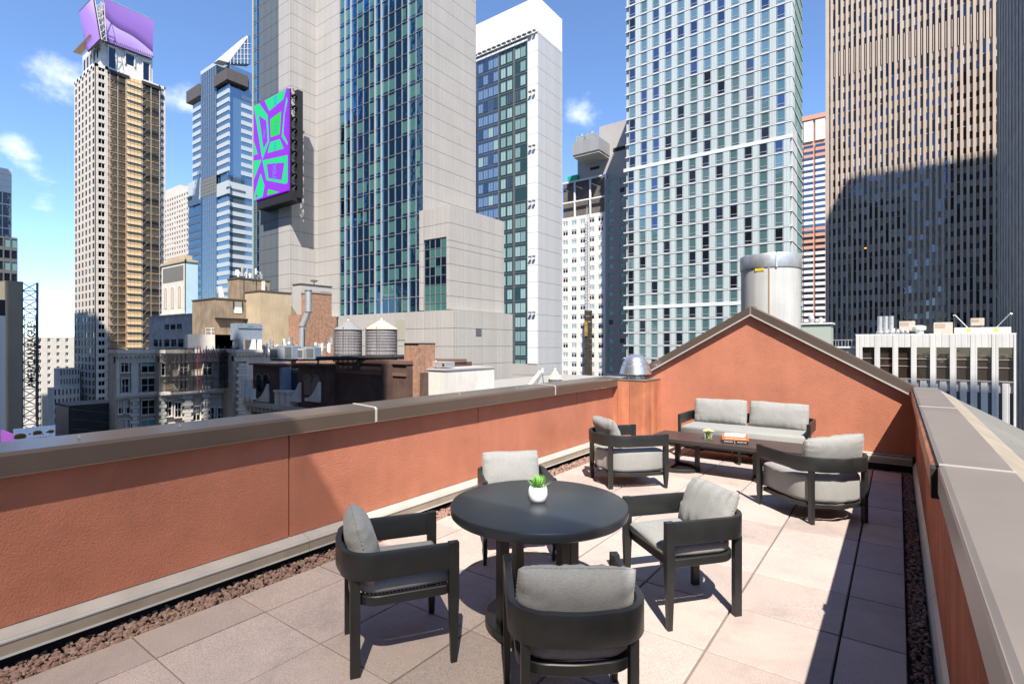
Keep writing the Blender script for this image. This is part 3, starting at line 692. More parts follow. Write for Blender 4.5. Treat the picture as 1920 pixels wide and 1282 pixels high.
# books
X, Y = P_Z(1378, 6.68)
cols = ((.02, .02, .022), (.62, .16, .04), (.70, .66, .66))
z = .455
PAGE = mat('book_pages', (.72, .69, .62), rough=.9)
bkl = ('thick black hardback at the bottom of the book stack', 'orange hardback in the middle of the book stack', 'thin white book on top of the stack')
for i, (w_, d_, h_, c, rz) in enumerate(((.31, .25, .042, cols[0], .10), (.305, .245, .040, cols[1], .16), (.24, .20, .014, cols[2], .05))):
    bk = thing('book', bkl[i], 'book', (X, Y, z), rz+.12, 'books stacked on the coffee table')
    cm = mat('book_cover_%s' % ('black', 'orange', 'white')[i], c, rough=.35)
    mb = MB(); mb.box(-w_/2, w_/2, -d_/2, d_/2, 0, .0025); mb.box(-w_/2, w_/2, -d_/2, d_/2, h_-.0025, h_); mb.box(-w_/2, w_/2, -d_/2, -d_/2+.003, .0025, h_-.0025); mb.build('cover', cm, bk, local=True)
    mb = MB(); mb.box(-w_/2+.004, w_/2-.004, -d_/2+.003, d_/2-.004, .0025, h_-.0025); mb.build('pages', PAGE, bk, local=True)
    WT = mat('book_lettering', (.75, .73, .70), rough=.5); r2 = random.Random(i); x = -w_*.40; mb = MB()
    if i < 2:
        while x < w_*.40:
            l_ = r2.uniform(.004, .012)
            if abs(x) > .022 or i: mb.box(x, x+l_, -d_/2-.0006, -d_/2+.001, h_*.42, h_*.62)
            x += l_+r2.uniform(.002, .007)
        mb.build('spine_print', WT, bk, local=True)
        if i == 0: text_mesh('spine_letter', 'J', .036, WT, None, Matrix.Identity(4), .0006)
        if i == 0:
            o = bpy.data.objects['spine_letter']; o.parent = bk; o.matrix_local = Matrix.Translation((0, -d_/2-.0005, h_/2)) @ Matrix.Rotation(PI/2, 4, 'X')
    if i == 2:
        mb = MB()
        for k in range(5): mb.box(-.09+k*.036, -.09+k*.036+r2.uniform(.012, .03), -.07, -.05+r2.uniform(0, .03), h_, h_+.0006)
        mb.build('cover_print', mat('cover_print', (.35, .12, .08)), bk, local=True)
    z += h_+.0005
# vase of white flowers
X, Y = P_Z(1328, 6.86)
va = thing('flower_vase', 'small glass vase of pale yellow-white roses on the coffee table', 'vase', (X, Y, .455))
GL = bpy.data.materials.new('clear_glass'); GL.use_nodes = True; b = GL.node_tree.nodes['Principled BSDF']; b.inputs['Transmission Weight'].default_value = 1; b.inputs['Roughness'].default_value = .02; b.inputs['Base Color'].default_value = (.93, .97, .92, 1); b.inputs['IOR'].default_value = 1.3
mb = MB(); mb.lathe((0, 0, 0), [(.0001, 0), (.05, 0), (.052, .003), (.052, .10), (.049, .10), (.049, .005), (.0001, .005)], 40, cap=False); mb.build('glass', GL, va, smooth=40, local=True)
mb = MB(); rnd = random.Random(3)
for k in range(26):
    a = rnd.uniform(0, 6.28); r_ = rnd.uniform(0, .035); mb.bar((r_*math.cos(a), r_*math.sin(a), .008), (r_*.8*math.cos(a+1), r_*.8*math.sin(a+1), .10), .004, 5)
mb.build('stems', mat('stem_green', (.25, .38, .05), rough=.5), va, smooth=60, local=True)
PET = mat('petal', (.80, .77, .52), rough=.7)
for k in range(9):
    a = k*2.4; r_ = .042*math.sqrt(k/9); c = Vector((r_*math.cos(a), r_*math.sin(a), .125-r_*.4)); mb = MB()
    for ring, (n_, rr, ht, cur) in enumerate(((3, .006, .016, .1), (5, .013, .012, .5), (6, .021, .006, 1.0), (7, .027, -.002, 1.35))):
        for i in range(n_):
            t = 2*PI*i/n_+ring*.5+k; dd = Vector((math.cos(t), math.sin(t), 0)); sd = Vector((-math.sin(t), math.cos(t), 0)); hw = rr*.75+.004
            p0 = c+dd*rr*.45+Vector((0, 0, -.014)); p1 = c+dd*rr+Vector((0, 0, ht*.4)); p2 = c+dd*(rr*(1+.25*cur))+Vector((0, 0, ht+.004))
            mb.quad([p0-sd*hw*.5, p0+sd*hw*.5, p1+sd*hw, p1-sd*hw]); mb.quad([p1-sd*hw, p1+sd*hw, p2+sd*hw*.6, p2-sd*hw*.6])
    mb.build('flower', PET, va, smooth=80, local=True)

# =================================================================== THE CITY
GROUND = -56
mb = MB(); mb.quad([(-3000, -3000, GROUND), (3000, -3000, GROUND), (3000, 3000, GROUND), (-3000, 3000, GROUND)])
structure('ground', mb, mat('asphalt', (.05, .05, .052), rough=.9, noise_amt=.2, nscale=.2))
def strips(face, u0, u1, v0, v1, us, vs, mb, w0, w1, mi=0, vw=None):
    """a wall with openings: piers between the openings (us) and spandrels between the rows (vs)"""
    e = [u0]+[q for p in us for q in p]+[u1]
    for i in range(0, len(e), 2): face.box(mb, e[i], e[i+1], v0, v1, w0, w1, mi)
    e2 = [v0]+[q for p in vs for q in p]+[v1]
    for i in range(0, len(e2), 2): face.box(mb, u0+.01, u1-.01, e2[i], e2[i+1], w0, w1-.03 if vw is None else vw, mi)
def cells(a, b, n, frac, off=None):
    p = (b-a)/n; m = (1-frac)/2 if off is None else off
    return [(a+p*(i+m), a+p*(i+m+frac)) for i in range(n)]
def window_wall(parent, face, u0, u1, v0, v1, nc, nr, fu, fv, wallm, kinds, rnd, recess=.25, name='window', limit=300, frame=None, fr=.08, transom=None, mull=0, offv=None, weights=None, wname='wall', sel=None, depth=.1):
    us = cells(u0, u1, nc, fu); vs = cells(v0, v1, nr, fv, offv); mb = MB()
    strips(face, u0, u1, v0, v1, us, vs, mb, -recess-.06, 0)
    mb.build(wname, wallm, parent)
    w = us[0][1]-us[0][0]; h = vs[0][1]-vs[0][0]
    protos = [pane_mesh(name, w, h, k, frame, fr, depth, transom, mull) for k in kinds]
    sp = []
    for i, (a, b) in enumerate(us):
        for j, (c, d) in enumerate(vs):
            k = sel(i, j) if sel else rnd.choices(range(len(kinds)), weights)[0]
            if k is None: continue
            sp.append(((a+b)/2, (c+d)/2, -recess, k))
    place_units(face, sp, protos, parent, name, limit)
def core(parent, x0, x1, y0, y1, z0, z1, m, name='core'):
    mb = MB(); mb.box(x0, x1, y0, y1, z0, z1); return mb.build(name, m, parent)
def panels(parent, face, u0, u1, rows, m, w1=.12, gap=.07, name='cladding_panel', w0=-.02, cols=None):
    """big cladding panels, one object each, open joints between"""
    cols = cols or [(u0, u1)]
    for a, b in zip(rows, rows[1:]):
        for (c, d) in cols:
            mb = MB(); face.box(mb, c+gap/2, d-gap/2, a+gap/2, b-gap/2, w0, w1); mb.build(name, m, parent)
# --- glasses and city materials
G_BLUE = glass('glass_sky_blue', (.50, .68, .92), .62, (.02, .04, .07))
G_DARK = glass('glass_dark', (.45, .55, .66), .30, (.012, .016, .02))
G_DEEP = glass('glass_deep', (.30, .42, .55), .16, (.006, .008, .012))
G_TEAL = glass('glass_with_teal_curtain', (.65, .82, .85), .22, (.19, .34, .33))
G_PALE = glass('glass_with_pale_curtain', (.75, .9, .95), .28, (.34, .46, .47))
G_GREEN = glass('glass_green', (.22, .34, .40), .35, (.03, .075, .09))
G_GREENC = glass('glass_with_green_curtain', (.5, .7, .68), .25, (.10, .27, .20))
G_TX = glass('tower_glass_mirror', (.13, .33, .58), .85, (.006, .02, .025), wav=.07)
G_TXC = glass('tower_glass_curtain', (.45, .62, .68), .30, (.065, .18, .17))
WHITE_P = mat('white_cladding', (.66, .67, .68), rough=.5, noise_amt=.04, nscale=.3)
WHITE_R = mat('white_ribbed_cladding', (.72, .73, .74), rough=.5, rib=1.2)
TSXP = mat('grey_concrete_panel', (.395, .375, .355), rough=.75, rib=1.05, noise_amt=.06, nscale=.15, streak=.0)
TSXD = mat('dark_grey_panel', (.11, .125, .135), rough=.5, rib=1.05)
MULL = mat('bronze_mullion', (.30, .29, .29), rough=.4, metal=.3)
PALEG = mat('pale_green_panel', (.40, .46, .47), rough=.4, rib=.55, spec=.6)
SLABW = mat('white_slab_edge', (.54, .56, .57), rough=.5)
BEIGE = mat('beige_pier', (.43, .345, .275), rough=.7, noise_amt=.08, nscale=.2)
BEIGE2 = mat('beige_spandrel', (.31, .25, .20), rough=.7)
CREAM = mat('cream_stone', (.55, .49, .42), rough=.8, noise_amt=.1, nscale=.4)
CREAMW = mat('white_stone', (.66, .63, .58), rough=.8, noise_amt=.1, nscale=.5, streak=.12)
TANW = mat('weathered_render', (.30, .23, .16), rough=.9, noise_amt=.35, nscale=.5, streak=.4)
TANB = mat('beige_render', (.46, .37, .25), rough=.9, noise_amt=.15, nscale=.4, streak=.15)
BRICKM = mat('brown_brick_dark', (.105, .06, .045), rough=.95, noise_amt=.3, nscale=.9, streak=.3)
BRICKO = mat('orange_brown_brick', (.36, .205, .135), rough=.95, noise_amt=.35, nscale=2.2, streak=.25)
GREYC = mat('grey_render', (.38, .36, .35), rough=.85, noise_amt=.08, nscale=.2, streak=.08)
STEEL = mat('grey_steel', (.16, .165, .17), rough=.55, metal=.4, noise_amt=.15, nscale=3)
BLACKM = mat('black_steel', (.015, .015, .016), rough=.6)
EQUIP = mat('equipment_grey', (.34, .36, .38), rough=.55, noise_amt=.1, nscale=2)
EQBLUE = mat('equipment_blue_grey', (.22, .27, .34), rough=.55, noise_amt=.12, nscale=2, streak=.15)
EQW = mat('equipment_white', (.66, .66, .64), rough=.5)
rc = random.Random(99)

# ---------------------------------------------------------------- hotel tower with pale green panels
ht = thing('hotel_tower', 'tall pale teal and white hotel tower with a checkerboard of windows', 'tower', (-35, 125, GROUND))
fs = Face('S', -53.3, 119.0); W = 36.0
core(ht, -53.2, -17.4, 119.35, 133, GROUND, 87.4, PALEG)
fl_h = 3.03; zb = hgt(577, P_Y(1180, 119)[1])
rows = [zb+fl_h*k for k in range(-10, 26)]
specs = []; protos = []
ww, wh = 1.50, 2.62
H1 = glass('hotel_curtain_light', (.55, .7, .78), .28, (.10, .18, .20)); H2 = glass('hotel_curtain_teal', (.5, .68, .72), .22, (.07, .14, .15)); H3 = glass('hotel_dark', (.30, .42, .62), .35, (.01, .014, .02))
for k in (H1, H2, H3, G_DEEP, glass('hotel_blue', (.28, .38, .55), .5, (.02, .03, .05))): protos.append(pane_mesh('window', ww, wh, k, SLABW, .05, .07, transom=-.62))
pan = MB(); pan.box(-.62, .62, -.06, .02, -wh/2, wh/2); pan_me = pan.mesh('infill_panel', PALEG)
band_rows = {10, 21}
infill = []
for j, z in enumerate(rows):
    shift = 0 if j >= 21 else -.35
    for i in range(12):
        u = 1.8+i*2.93+shift
        wr = rc.random(); q = min(1, max(0, (z-15)/40))
        if wr < .60: k = 0 if q > rc.random() else 1
        elif wr < .74: k = 1
        elif wr < .88: k = 3 if (q < .4 and rc.random() < .6) else 4
        else: k = 2
        if i == 0: k = rc.choice((0, 2, 3))
        specs.append((u, z+fl_h/2, -.04, k)); infill.append((u+1.46, z+fl_h/2, .0, 0))
place_units(fs, specs, protos, ht, 'window'); place_units(fs, infill, [pan_me], ht, 'infill_panel')
for j, z in enumerate(rows+[rows[-1]+fl_h]):
    th = .80 if j in band_rows else .22
    u0 = -.45 if j <= 21 else 0
    mb = MB(); fs.box(mb, u0, W+.12, z-th/2, z+th/2, -.3, .14); mb.box(-17.42, -17.1, 119.35, 133.3, z-th/2, z+th/2-.02)
    mb.build('floor_slab_edge', SLABW, ht)
fe = Face('E', -17.3, 119.0)
for j, z in enumerate(rows):
    mb = MB(); fe.box(mb, .3, 3.2 if j > 21 else 6.5, z+.2, z+fl_h-.2, -.1, .10); mb.build('side_panel', SLABW, ht)
    if True:
        mb = MB(); a = 3.4 if j > 21 else 6.8; fe.box(mb, a, 13.8, z+.35, z+fl_h-.35, -.1, .06); mb.build('side_glazing', G_TEAL, ht)
# ---------------------------------------------------------------- grey concrete tower with the glass front and screen
tx = thing('grey_tower', 'huge grey panel-clad tower with a tall blue-green glass front', 'tower', (-92, 78, GROUND))
XG, YG, XL, YL = -73.5, 71.3, -108.7, 64.9
TOPT = 100
core(tx, XL-.4, XG-.3, YG+.35, 86.4, GROUND, TOPT, TSXP)
core(tx, P_Y(470, YL)[0], XL-.3, YL+.35, 84, GROUND, TOPT, TSXP)
fg = Face('S', XL, YG); uG0 = fg.u(638); uG1 = fg.u(794); uE = XG-XL
r0 = fg.uv(790, 587)[1]; ST = 3.215
rows = [r0+ST*k for k in range(0, 28)]
low = [r0-ST*k*1.0 for k in range(10, 0, -1)]+[r0]
for (f, a, b) in ((fg, 0, uG0), (Face('E', XG, YG), 0, 15.4), (Face('S', P_Y(523, YL)[0], YL), 0, XL-P_Y(523, YL)[0]), (Face('E', XL, YL), 0, YG-YL-.05)):
    panels(tx, f, a+.02, b, low[-8:]+rows[1:], TSXP)
mb = MB(); fg.box(mb, uG1, uE+.12, low[0], TOPT, -.02, .13); mb.build('corner_pier', TSXP, tx)
# corner louvre face at the left
fd = Face('S', P_Y(487, YL)[0], YL); panels(tx, fd, 0, P_Y(523, YL)[0]-P_Y(487, YL)[0], low[-6:]+rows[1:], TSXD, w1=.05)
# glass sliver left
fw = Face('S', P_Y(470, YL)[0], YL); uw1 = P_Y(487, YL)[0]-fw.X
sp = []
pr4 = [pane_mesh('curtain_wall_pane', 1.35, ST-.12, k, MULL, .05, .06, transom=-1.0) for k in (G_TX, G_TXC, G_DEEP)]
for j, z in enumerate(low[-6:-1]+rows):
    n_ = int(uw1/1.45)
    for i in range(n_): sp.append((uw1-1.45*(i+.5), z+ST/2, .0, (1 if (i % 3) else 0)))
place_units(fw, sp, pr4, tx, 'curtain_wall_pane', 150)
# glass front: 13 bays of panes, with projecting mullions
NB = 13; bw = (uG1-uG0)/NB
pr5 = [pane_mesh('glass_pane', bw-.06, ST-.10, k, MULL, .035, .05, transom=None) for k in (G_TX, G_DEEP)]
cur = pane_mesh('glass_pane', bw-.06, ST-.10, G_TX, MULL, .035, .05, transom=None)
mbp = MB(); mbp.box(-bw/2+.03, bw/2-.03, 0, .02, -ST/2+.05, ST/2-.05, 0); mbp.box(-bw/2+.05, bw/2-.05, -.012, 0, -ST*.32, ST*.36, 1)
mbp.box(-bw/2+.03, bw/2-.03, -.05, -.012, -ST/2+.05, -ST/2+.09, 2)
pr5.append(mbp.mesh('glass_pane', [G_TX, G_TXC, MULL]))
mbp = MB(); mbp.box(-bw/2+.03, bw/2-.03, 0, .02, -ST/2+.05, ST/2-.05, 0); mbp.box(-bw/2+.05, 0, -.012, 0, -ST*.32, ST*.36, 1)
pr5.append(mbp.mesh('glass_pane', [G_TX, G_TXC]))
sp = []; curt = {0: .8, 1: .5, 2: .05, 3: .5, 5: .7, 6: .5, 7: .08, 8: .6, 10: .5, 11: .5}
for j, z in enumerate(rows):
    for i in range(NB):
        k = 2 if rc.random() < curt.get(i, .02) else (3 if rc.random() < .05 else 0)
        sp.append((uG0+bw*(i+.5), z+ST/2, -.05, k))
place_units(fg, sp, pr5, tx, 'glass_pane')
for i in range(NB+1):
    mb = MB(); big = i in (1, 2, 6, 7, 11); fg.box(mb, uG0+bw*i-(.07 if big else .035), uG0+bw*i+(.07 if big else .035), r0, TOPT, -.05, .35 if big else .12); mb.build('mullion', MULL if not big else EQUIP, tx)
for j, z in enumerate(rows):
    mb = MB(); fg.box(mb, uG0, uG1, z-.04, z+.04, -.05, .10); mb.build('transom', MULL, tx)
# podium block and base
Yp = 70.2; fp = Face('S', -73.5, Yp); fpe = Face('E', -65.8, Yp); ptop = hgt(384, 95.6)
core(tx, -73.5, -66.1, Yp+.3, 86.5, GROUND, ptop-.3, TSXP)
core(tx, -72.9, -66.3, Yp+.4, 86.3, ptop-.3, ptop-.29, ROOFM, 'roof')
pr_ = [fpe.uv(845, y)[1] for y in (580, 555, 526, 495, 464)]+[fpe.uv(845, 451)[1]]+[fpe.uv(845, 418)[1], ptop]
wx0, wx1 = fp.u(796), fp.u(837); wz0, wz1 = fp.uv(796, 586)[1], fp.uv(796, 452)[1]
panels(tx, fpe, 0, 16.4, pr_, TSXP)
panels(tx, fp, 0, wx0-.1, pr_[:-2]+[pr_[-2], ptop], TSXP)
panels(tx, fp, wx1+.1, 7.7, pr_[:-2]+[pr_[-2], ptop], TSXP)
panels(tx, fp, wx0-.1, wx1+.1, [wz1+.1, pr_[-2], ptop], TSXP)
pr6 = [pane_mesh('glass_pane', (wx1-wx0)/4-.05, (wz1-wz0)/8-.05, k, MULL, .04, .05) for k in (G_TX, G_TXC, G_DEEP)]
sp = []
for i in range(4):
    for j in range(8): sp.append((wx0+(wx1-wx0)*(i+.5)/4, wz0+(wz1-wz0)*(j+.5)/8, -.05, 1 if (j < 3 and rc.random() < .85) or rc.random() < .15 else 0))
place_units(fp, sp, pr6, tx, 'glass_pane')
fb = Face('S', -108.4, 69.6); fbe = Face('E', -63.9, 69.6); bt = hgt(581, 95)
core(tx, -108.3, -64.2, 69.9, 87, GROUND, bt-.1, TSXP)
br = [bt-3.3*k for k in range(6, -1, -1)]
panels(tx, fb, .05, 44.5, br, TSXP, cols=[(.05, 14.8), (14.8, 29.6), (29.6, 36.2), (36.2, 44.45)]); panels(tx, fbe, 0, 17.4, br, TSXP)
mb = MB(); fbe.box(mb, 5.7, 7.3, bt-4.6, bt-3.2, .1, .2); mb.build('vent_grille', STEEL, tx)
mb = MB(); a = fb.u(744); fb.box(mb, a, a+2.6, bt-5.4, bt-1.4, .1, .2); mb.build('vent_grille', mat('yellowed_grille', (.34, .33, .27)), tx)
# led screen
ls = thing('led_screen', 'big LED screen of green and purple shapes hung on the grey tower', 'screen', (-112, 62.4, 34))
sc_ = Face('S', -120, 62.0)
def zs(x, y): return sc_.uv(465+x*.195, 150+y*.195)
Q = [zs(57, 243), zs(378, 85), zs(383, 1055), zs(55, 1160)]
ux0, ux1 = (Q[0][0]+Q[3][0])/2, (Q[1][0]+Q[2][0])/2; vz0, vz1 = (Q[2][1]+Q[3][1])/2, (Q[0][1]+Q[1][1])/2
PUR = mat('led_purple', (.01, .01, .01), rough=.5, emis=((.15, .008, .40), 1)); GRN = mat('led_green', (.01, .01, .01), rough=.5, emis=((0, .34, .11), 1)); GR2 = mat('led_bright_green', (.01, .01, .01), rough=.5, emis=((0, .34, .008), 1)); LBL = mat('led_blue', (.01, .01, .01), rough=.5, emis=((.02, .13, .36), 1))
mb = MB(); sc_.box(mb, ux0, ux1, vz0, vz1, -.5, 0); mb.build('display', PUR, ls)
def clampq(p): return (min(max(p[0], ux0+.02), ux1-.02), min(max(p[1], vz0+.02), vz1-.02))
shapes = [
 ([(57,243),(108,228),(188,340),(203,590),(138,765)], GRN, 1), ([(105,340),(178,395),(190,590),(150,662)], PUR, 2),
 ([(160,200),(365,90),(340,185),(205,300)], GRN, 1), ([(215,380),(318,305),(305,520),(220,552)], GR2, 1),
 ([(371,165),(384,200),(352,330),(340,520),(384,600),(384,625),(325,547),(345,330)], GRN, 1),
 ([(215,600),(305,570),(342,660),(190,703)], GRN, 1), ([(140,775),(383,722),(383,985),(360,1000),(178,965)], GRN, 1), ([(180,808),(352,795),(325,965),(198,945)], PUR, 2),
 ([(57,778),(130,768),(57,955)], GRN, 1), ([(122,900),(158,1015),(140,1122),(56,1160),(62,1100)], GRN, 1), ([(195,1050),(300,1080),(185,1108)], GR2, 1), ([(55,590),(92,715),(57,722)], GRN, 1), ([(70,1115),(88,1098),(98,1112),(84,1138)], PUR, 2)]
for pts, m, lv in shapes:
    mb = MB(); sc_.poly(mb, [clampq(zs(*p)) for p in pts], 0, .02*lv); mb.build('graphic', m, ls)
for (x, y, s, sz, tn) in ((258, 888, 'TSX', 1.9, PI/2), (262, 445, 'TSX', 1.7, -PI/2), (262, 205, 'SX', 1.9, -PI/2), (260, 640, 'TSX', 1.1, -PI/2), (160, 520, 'TSX', 1.0, PI/2)):
    u, v = zs(x, y); text_mesh('lettering', s, sz, LBL, ls, sc_.Mtext(u, v, .05, tn), .01, .02)
mb = MB(); sc_.box(mb, ux0-.1, ux1+.15, vz0-.1, vz1+.1, -.75, -.5); mb.build('cabinet_back', BLACKM, ls)
n_ = 9
for i in range(n_):
    z = vz0+(vz1-vz0)*(i+.5)/n_; mb = MB()
    for uu in (ux1-.4, ux1+.9): mb.bar(sc_.w(uu, z-1.1, -.7), sc_.w(uu, z+1.1, -2.4), .10); mb.bar(sc_.w(uu, z+1.1, -.7), sc_.w(uu, z-1.1, -2.4), .10)
    mb.bar(sc_.w(ux1-.4, z, -1.2), sc_.w(ux1+1.3, z, -1.2), .22); mb.build('truss_bracket', BLACKM, ls)
mb = MB(); sc_.box(mb, ux1+.15, ux1+1.2, vz0-1.5, vz1, -2.85, -1.6); sc_.box(mb, ux0+1, ux1+.8, vz0-2.2, vz0-.1, -2.85, -.3); mb.build('support_frame', BLACKM, ls)
# ---------------------------------------------------------------- white tower with glass face
wt = thing('white_tower', 'slim white tower with a blue glass face and plain white crown', 'tower', (-80, 110, GROUND))
XC, YC = -69.1, 104.3; fs = Face('S', -96, YC); fe = Face('E', XC, YC); U1 = XC+96
crown0, crown1 = hgt(62, 125), hgt(-3, 125)
core(wt, -96, XC-.1, YC+.3, 115.6, GROUND, crown0, WHITE_P)
mb = MB(); mb.box(-96, XC, YC, 115.6, crown0+.4, crown1+.5); mb.build('crown', WHITE_R, wt)
st = 3.45; g0, g1 = hgt(680, 125), crown0-1.4
ug1 = fs.u(989); gl0 = fs.u(890)
rws = []; z = g1
while z > g0: rws.append(z-st); z -= st
prw = [pane_mesh('window', 1.5, st*.72, k, STEEL, .06, .05, mull=1) for k in (glass('bright_curtain', (.6, .8, .85), .2, (.30, .46, .48)), glass('mid_curtain', (.6, .8, .85), .2, (.20, .34, .36)), G_TEAL, G_BLUE)]+[pane_mesh('window', 1.5, st*.72, k, G_BLUE, .08, .05, mull=1) for k in (glass('glass_light_blue', (.6, .75, .95), .5, (.22, .34, .52)), G_BLUE)]
mb = MB(); fs.box(mb, gl0-2, fs.u(936), g0, g1+.6, -.25, .0); mb.build('glass_skin', glass('skin_blue', (.42, .56, .80), .55, (.06, .11, .19)), wt)
mb = MB(); fs.box(mb, fs.u(936), ug1, g0, g1+.6, -.25, .0); mb.build('glass_skin', G_GREEN, wt)
sp = []
for j, z in enumerate(rws):
    for (pa, pb, n_) in ((897, 935, 4), (938, 962, 2), (966, 986, 2)):
        a, b = fs.u(pa), fs.u(pb)
        for i in range(n_):
            if rc.random() < .9: sp.append((a+(b-a)*(i+.5)/n_, z+st*.5, .03, rc.choices((0, 1, 2, 3), (5, 4, 1.5, 1))[0] if n_ < 4 else rc.choices((4, 5, 0), (5, 2, 2))[0]))
    mb = MB(); fs.box(mb, gl0-2, ug1, z-.09, z+.09, 0, .07); mb.build('floor_line', STEEL, wt)
place_units(fs, sp, prw, wt, 'window')
mb = MB(); fs.box(mb, fs.u(935)-.12, fs.u(935)+.12, g0, g1, 0, .15); fs.box(mb, fs.u(964)-.2, fs.u(964)+.2, g0, g1, 0, .15); mb.build('vertical_fin', STEEL, wt)
hs = [g0-.3+(crown0-g0)*k/20 for k in range(21)]
panels(wt, fs, ug1+.15, U1, hs, WHITE_P, w1=.25)
lo = [g0-3-3*k for k in range(6)][::-1]+[g0-.3]
panels(wt, fs, gl0-2, U1, lo, GREYC); panels(wt, fe, 0, 11.2, lo, mat('pale_grey_panel', (.42, .43, .45), rough=.6, rib=1.2)); panels(wt, fe, 0, 11.2, hs+[crown0+.3], mat('pale_grey_panel', (.42, .43, .45)), w1=.15)
def fixture(parent, face, u, v):
    mb = MB()
    for du in (-.55, .55):
        a = Vector(face.w(u+du, v, 0)); b = Vector(face.w(u+du, v, .9)); mb.bar(a, b, .06); mb.obox(b, .7, .45, .32)
    mb.build('facade_light', STEEL, parent)
for y in (174, 276, 379, 482, 586): u, v = fs.uv(1001, y); fixture(wt, fs, u, v)
for k in range(12): fixture(wt, fs, fs.u(899)+k*(U1-fs.u(899)-1)/11, crown0+.3)
# ---------------------------------------------------------------- grey tower with cooling towers, and the white block before it
gt = thing('grey_building', 'grey concrete building with cantilevered rooftop cooling towers', 'building', (-70, 150, GROUND))
Yg = 142.0; fg2 = Face('S', P_Y(1083, Yg)[0], Yg); X3 = P_Y(1123, Yg)[0]; xr = P_Y(1215, Yg)[0]
def zg(px, py, Y=Yg): return hgt(py, P_Y(px, Y)[1])
core(gt, fg2.X, xr, Yg, 158, GROUND, zg(1085, 300), GREYC, 'lower_block'); core(gt, X3, xr, Yg+.1, 158, zg(1085, 300)-1, zg(1123, 238), GREYC, 'upper_block')
mb = MB(); fg2.box(mb, fg2.u(1150), fg2.u(1172), zg(1160, 283), zg(1160, 276), -.1, .12); mb.build('louvre', DARK, gt)
mb = MB(); fg2.box(mb, fg2.u(1107), fg2.u(1124), zg(1115, 318), zg(1115, 313), -.1, .12); mb.build('louvre', DARK, gt)
Yc = 135; fc = Face('S', P_Y(1073, Yc)[0], Yc); uc = P_Y(1123, Yc)[0]-fc.X
mb = MB(); fc.box(mb, 0, uc, zg(1073, 292, Yc), zg(1073, 269, Yc), -7.5, 0); mb.build('plant_balcony', mat('ribbed_grey_steel', (.27, .28, .29), rough=.5, rib=.9), gt)
mb = MB(); fc.box(mb, .2, uc-.2, zg(1073, 296, Yc), zg(1073, 292, Yc), -7.5, -.3); mb.build('soffit', CREAM, gt)
for px in (1091, 1110):
    c = thing('cooling_tower', 'slatted grey cooling tower, %s of the pair on the rooftop balcony' % ('left one' if px < 1100 else 'right one'), 'cooling tower', (*P_Y(px, Yc+3), zg(1073, 269, Yc)), 0, 'cooling towers')
    c.location = (P_Y(px, Yc+3)[0], Yc+3, zg(1073, 269, Yc)); Hc = 2.6
    for k in range(5):
        mb = MB(); mb.box(-1.25, 1.25, -1.25, 1.25, k*.5+.05, k*.5+.42); mb.build('slat_band', EQUIP, c, local=True)
    mb = MB(); mb.lathe((0, 0, 0), [(.75, 2.4), (.75, 3.1), (.62, 3.1), (.62, 2.5)], 24, cap=False); mb.build('fan_cowl', ALU, c, smooth=40, local=True)
    mb = MB(); mb.box(-1.15, 1.15, -1.15, 1.15, 0, 2.45); mb.build('casing', STEEL, c, local=True)
Ys = 140.3; fw2 = Face('S', P_Y(1052, Ys)[0], Ys); X4 = P_Y(1200, Ys)[0]; top2 = zg(1100, 405, Ys)
wb2 = thing('white_apartment_block', 'white apartment block with small paired windows, half of it in shade', 'building', (-72, 141, GROUND))
core(wb2, fw2.X, X4, Ys+.5, Yg-.1, GROUND, top2, WHITE_P); L_ = X4-fw2.X; nf = 22
pit = 2.88
window_wall(wb2, fw2, 0, fw2.u(1135), top2-pit*nf, top2, 5, nf, .62, .56, mat('white_brick', (.64, .60, .57), rough=.85), [G_PALE, G_DARK, G_DEEP], rc, recess=.2, limit=110, frame=WHITE_P, fr=.14, transom=.45, mull=1, weights=(5, 3, 3))
window_wall(wb2, fw2, fw2.u(1135), L_, zg(1150, 640+60, Ys), zg(1150, 333, Ys), 3, 21, .40, .5, mat('grey_brown_brick', (.30, .28, .29), rough=.85), [G_TEAL, G_GREENC, G_DEEP], rc, recess=.2, limit=70, frame=None, weights=(4, 4, 1))
core(wb2, fw2.X+fw2.u(1135), X4, Ys+.5, Yg-.1, top2, zg(1150, 333, Ys), GREYC, 'upper_core')
# open steel frame floor
zf0, zf1 = top2, zg(1100, 335, Ys)
for px in (1050, 1077, 1106, 1135):
    mb = MB(); u = fw2.u(px); fw2.box(mb, u-.22, u+.22, zf0, zf1, -.5, 0); mb.build('frame_column', WHITE_P, wb2)
for v in (zf0+.2, (zf0+zf1)/2-.6, zf1):
    mb = MB(); fw2.box(mb, 0, fw2.u(1135), v-.2, v+.2, -.45, -.02); mb.build('frame_beam', WHITE_P, wb2)
for px in (1056, 1082, 1110):
    mb = MB(); a = Vector(fw2.w(fw2.u(px)-1, zf1-1.2, -1.3)); mb.bar(a, a+Vector((2.2, 0, -1.2)), .12); mb.build('brace', WHITE_P, wb2)
mb = MB(); fw2.box(mb, 0, fw2.u(1135), zf0, zf1, -1.5, -1.3); mb.build('back_wall', mat('dark_block_wall', (.12, .10, .09), rough=.95, noise_amt=.3, nscale=.5), wb2)  # dark mottled wall behind the open frame
sg = thing('green_shed', 'small green wrapped shed on the roof of the white block', 'shed', (P_Y(1075, Ys+1)[0], Ys+1, zf1+.2)); 
mb = MB(); mb.prism([(-1.7, -.6), (1.7, -.6), (1.7, .6), (-1.7, .6)], 0, 1.9, r=.25, n=2); mb.build('tarpaulin', mat('green_tarp', (.01, .32, .20), rough=.5), sg, local=True)
mb = MB(); mb.box(-1.8, 1.8, -.65, .65, -.1, .0); mb.build('base', STEEL, sg, local=True)
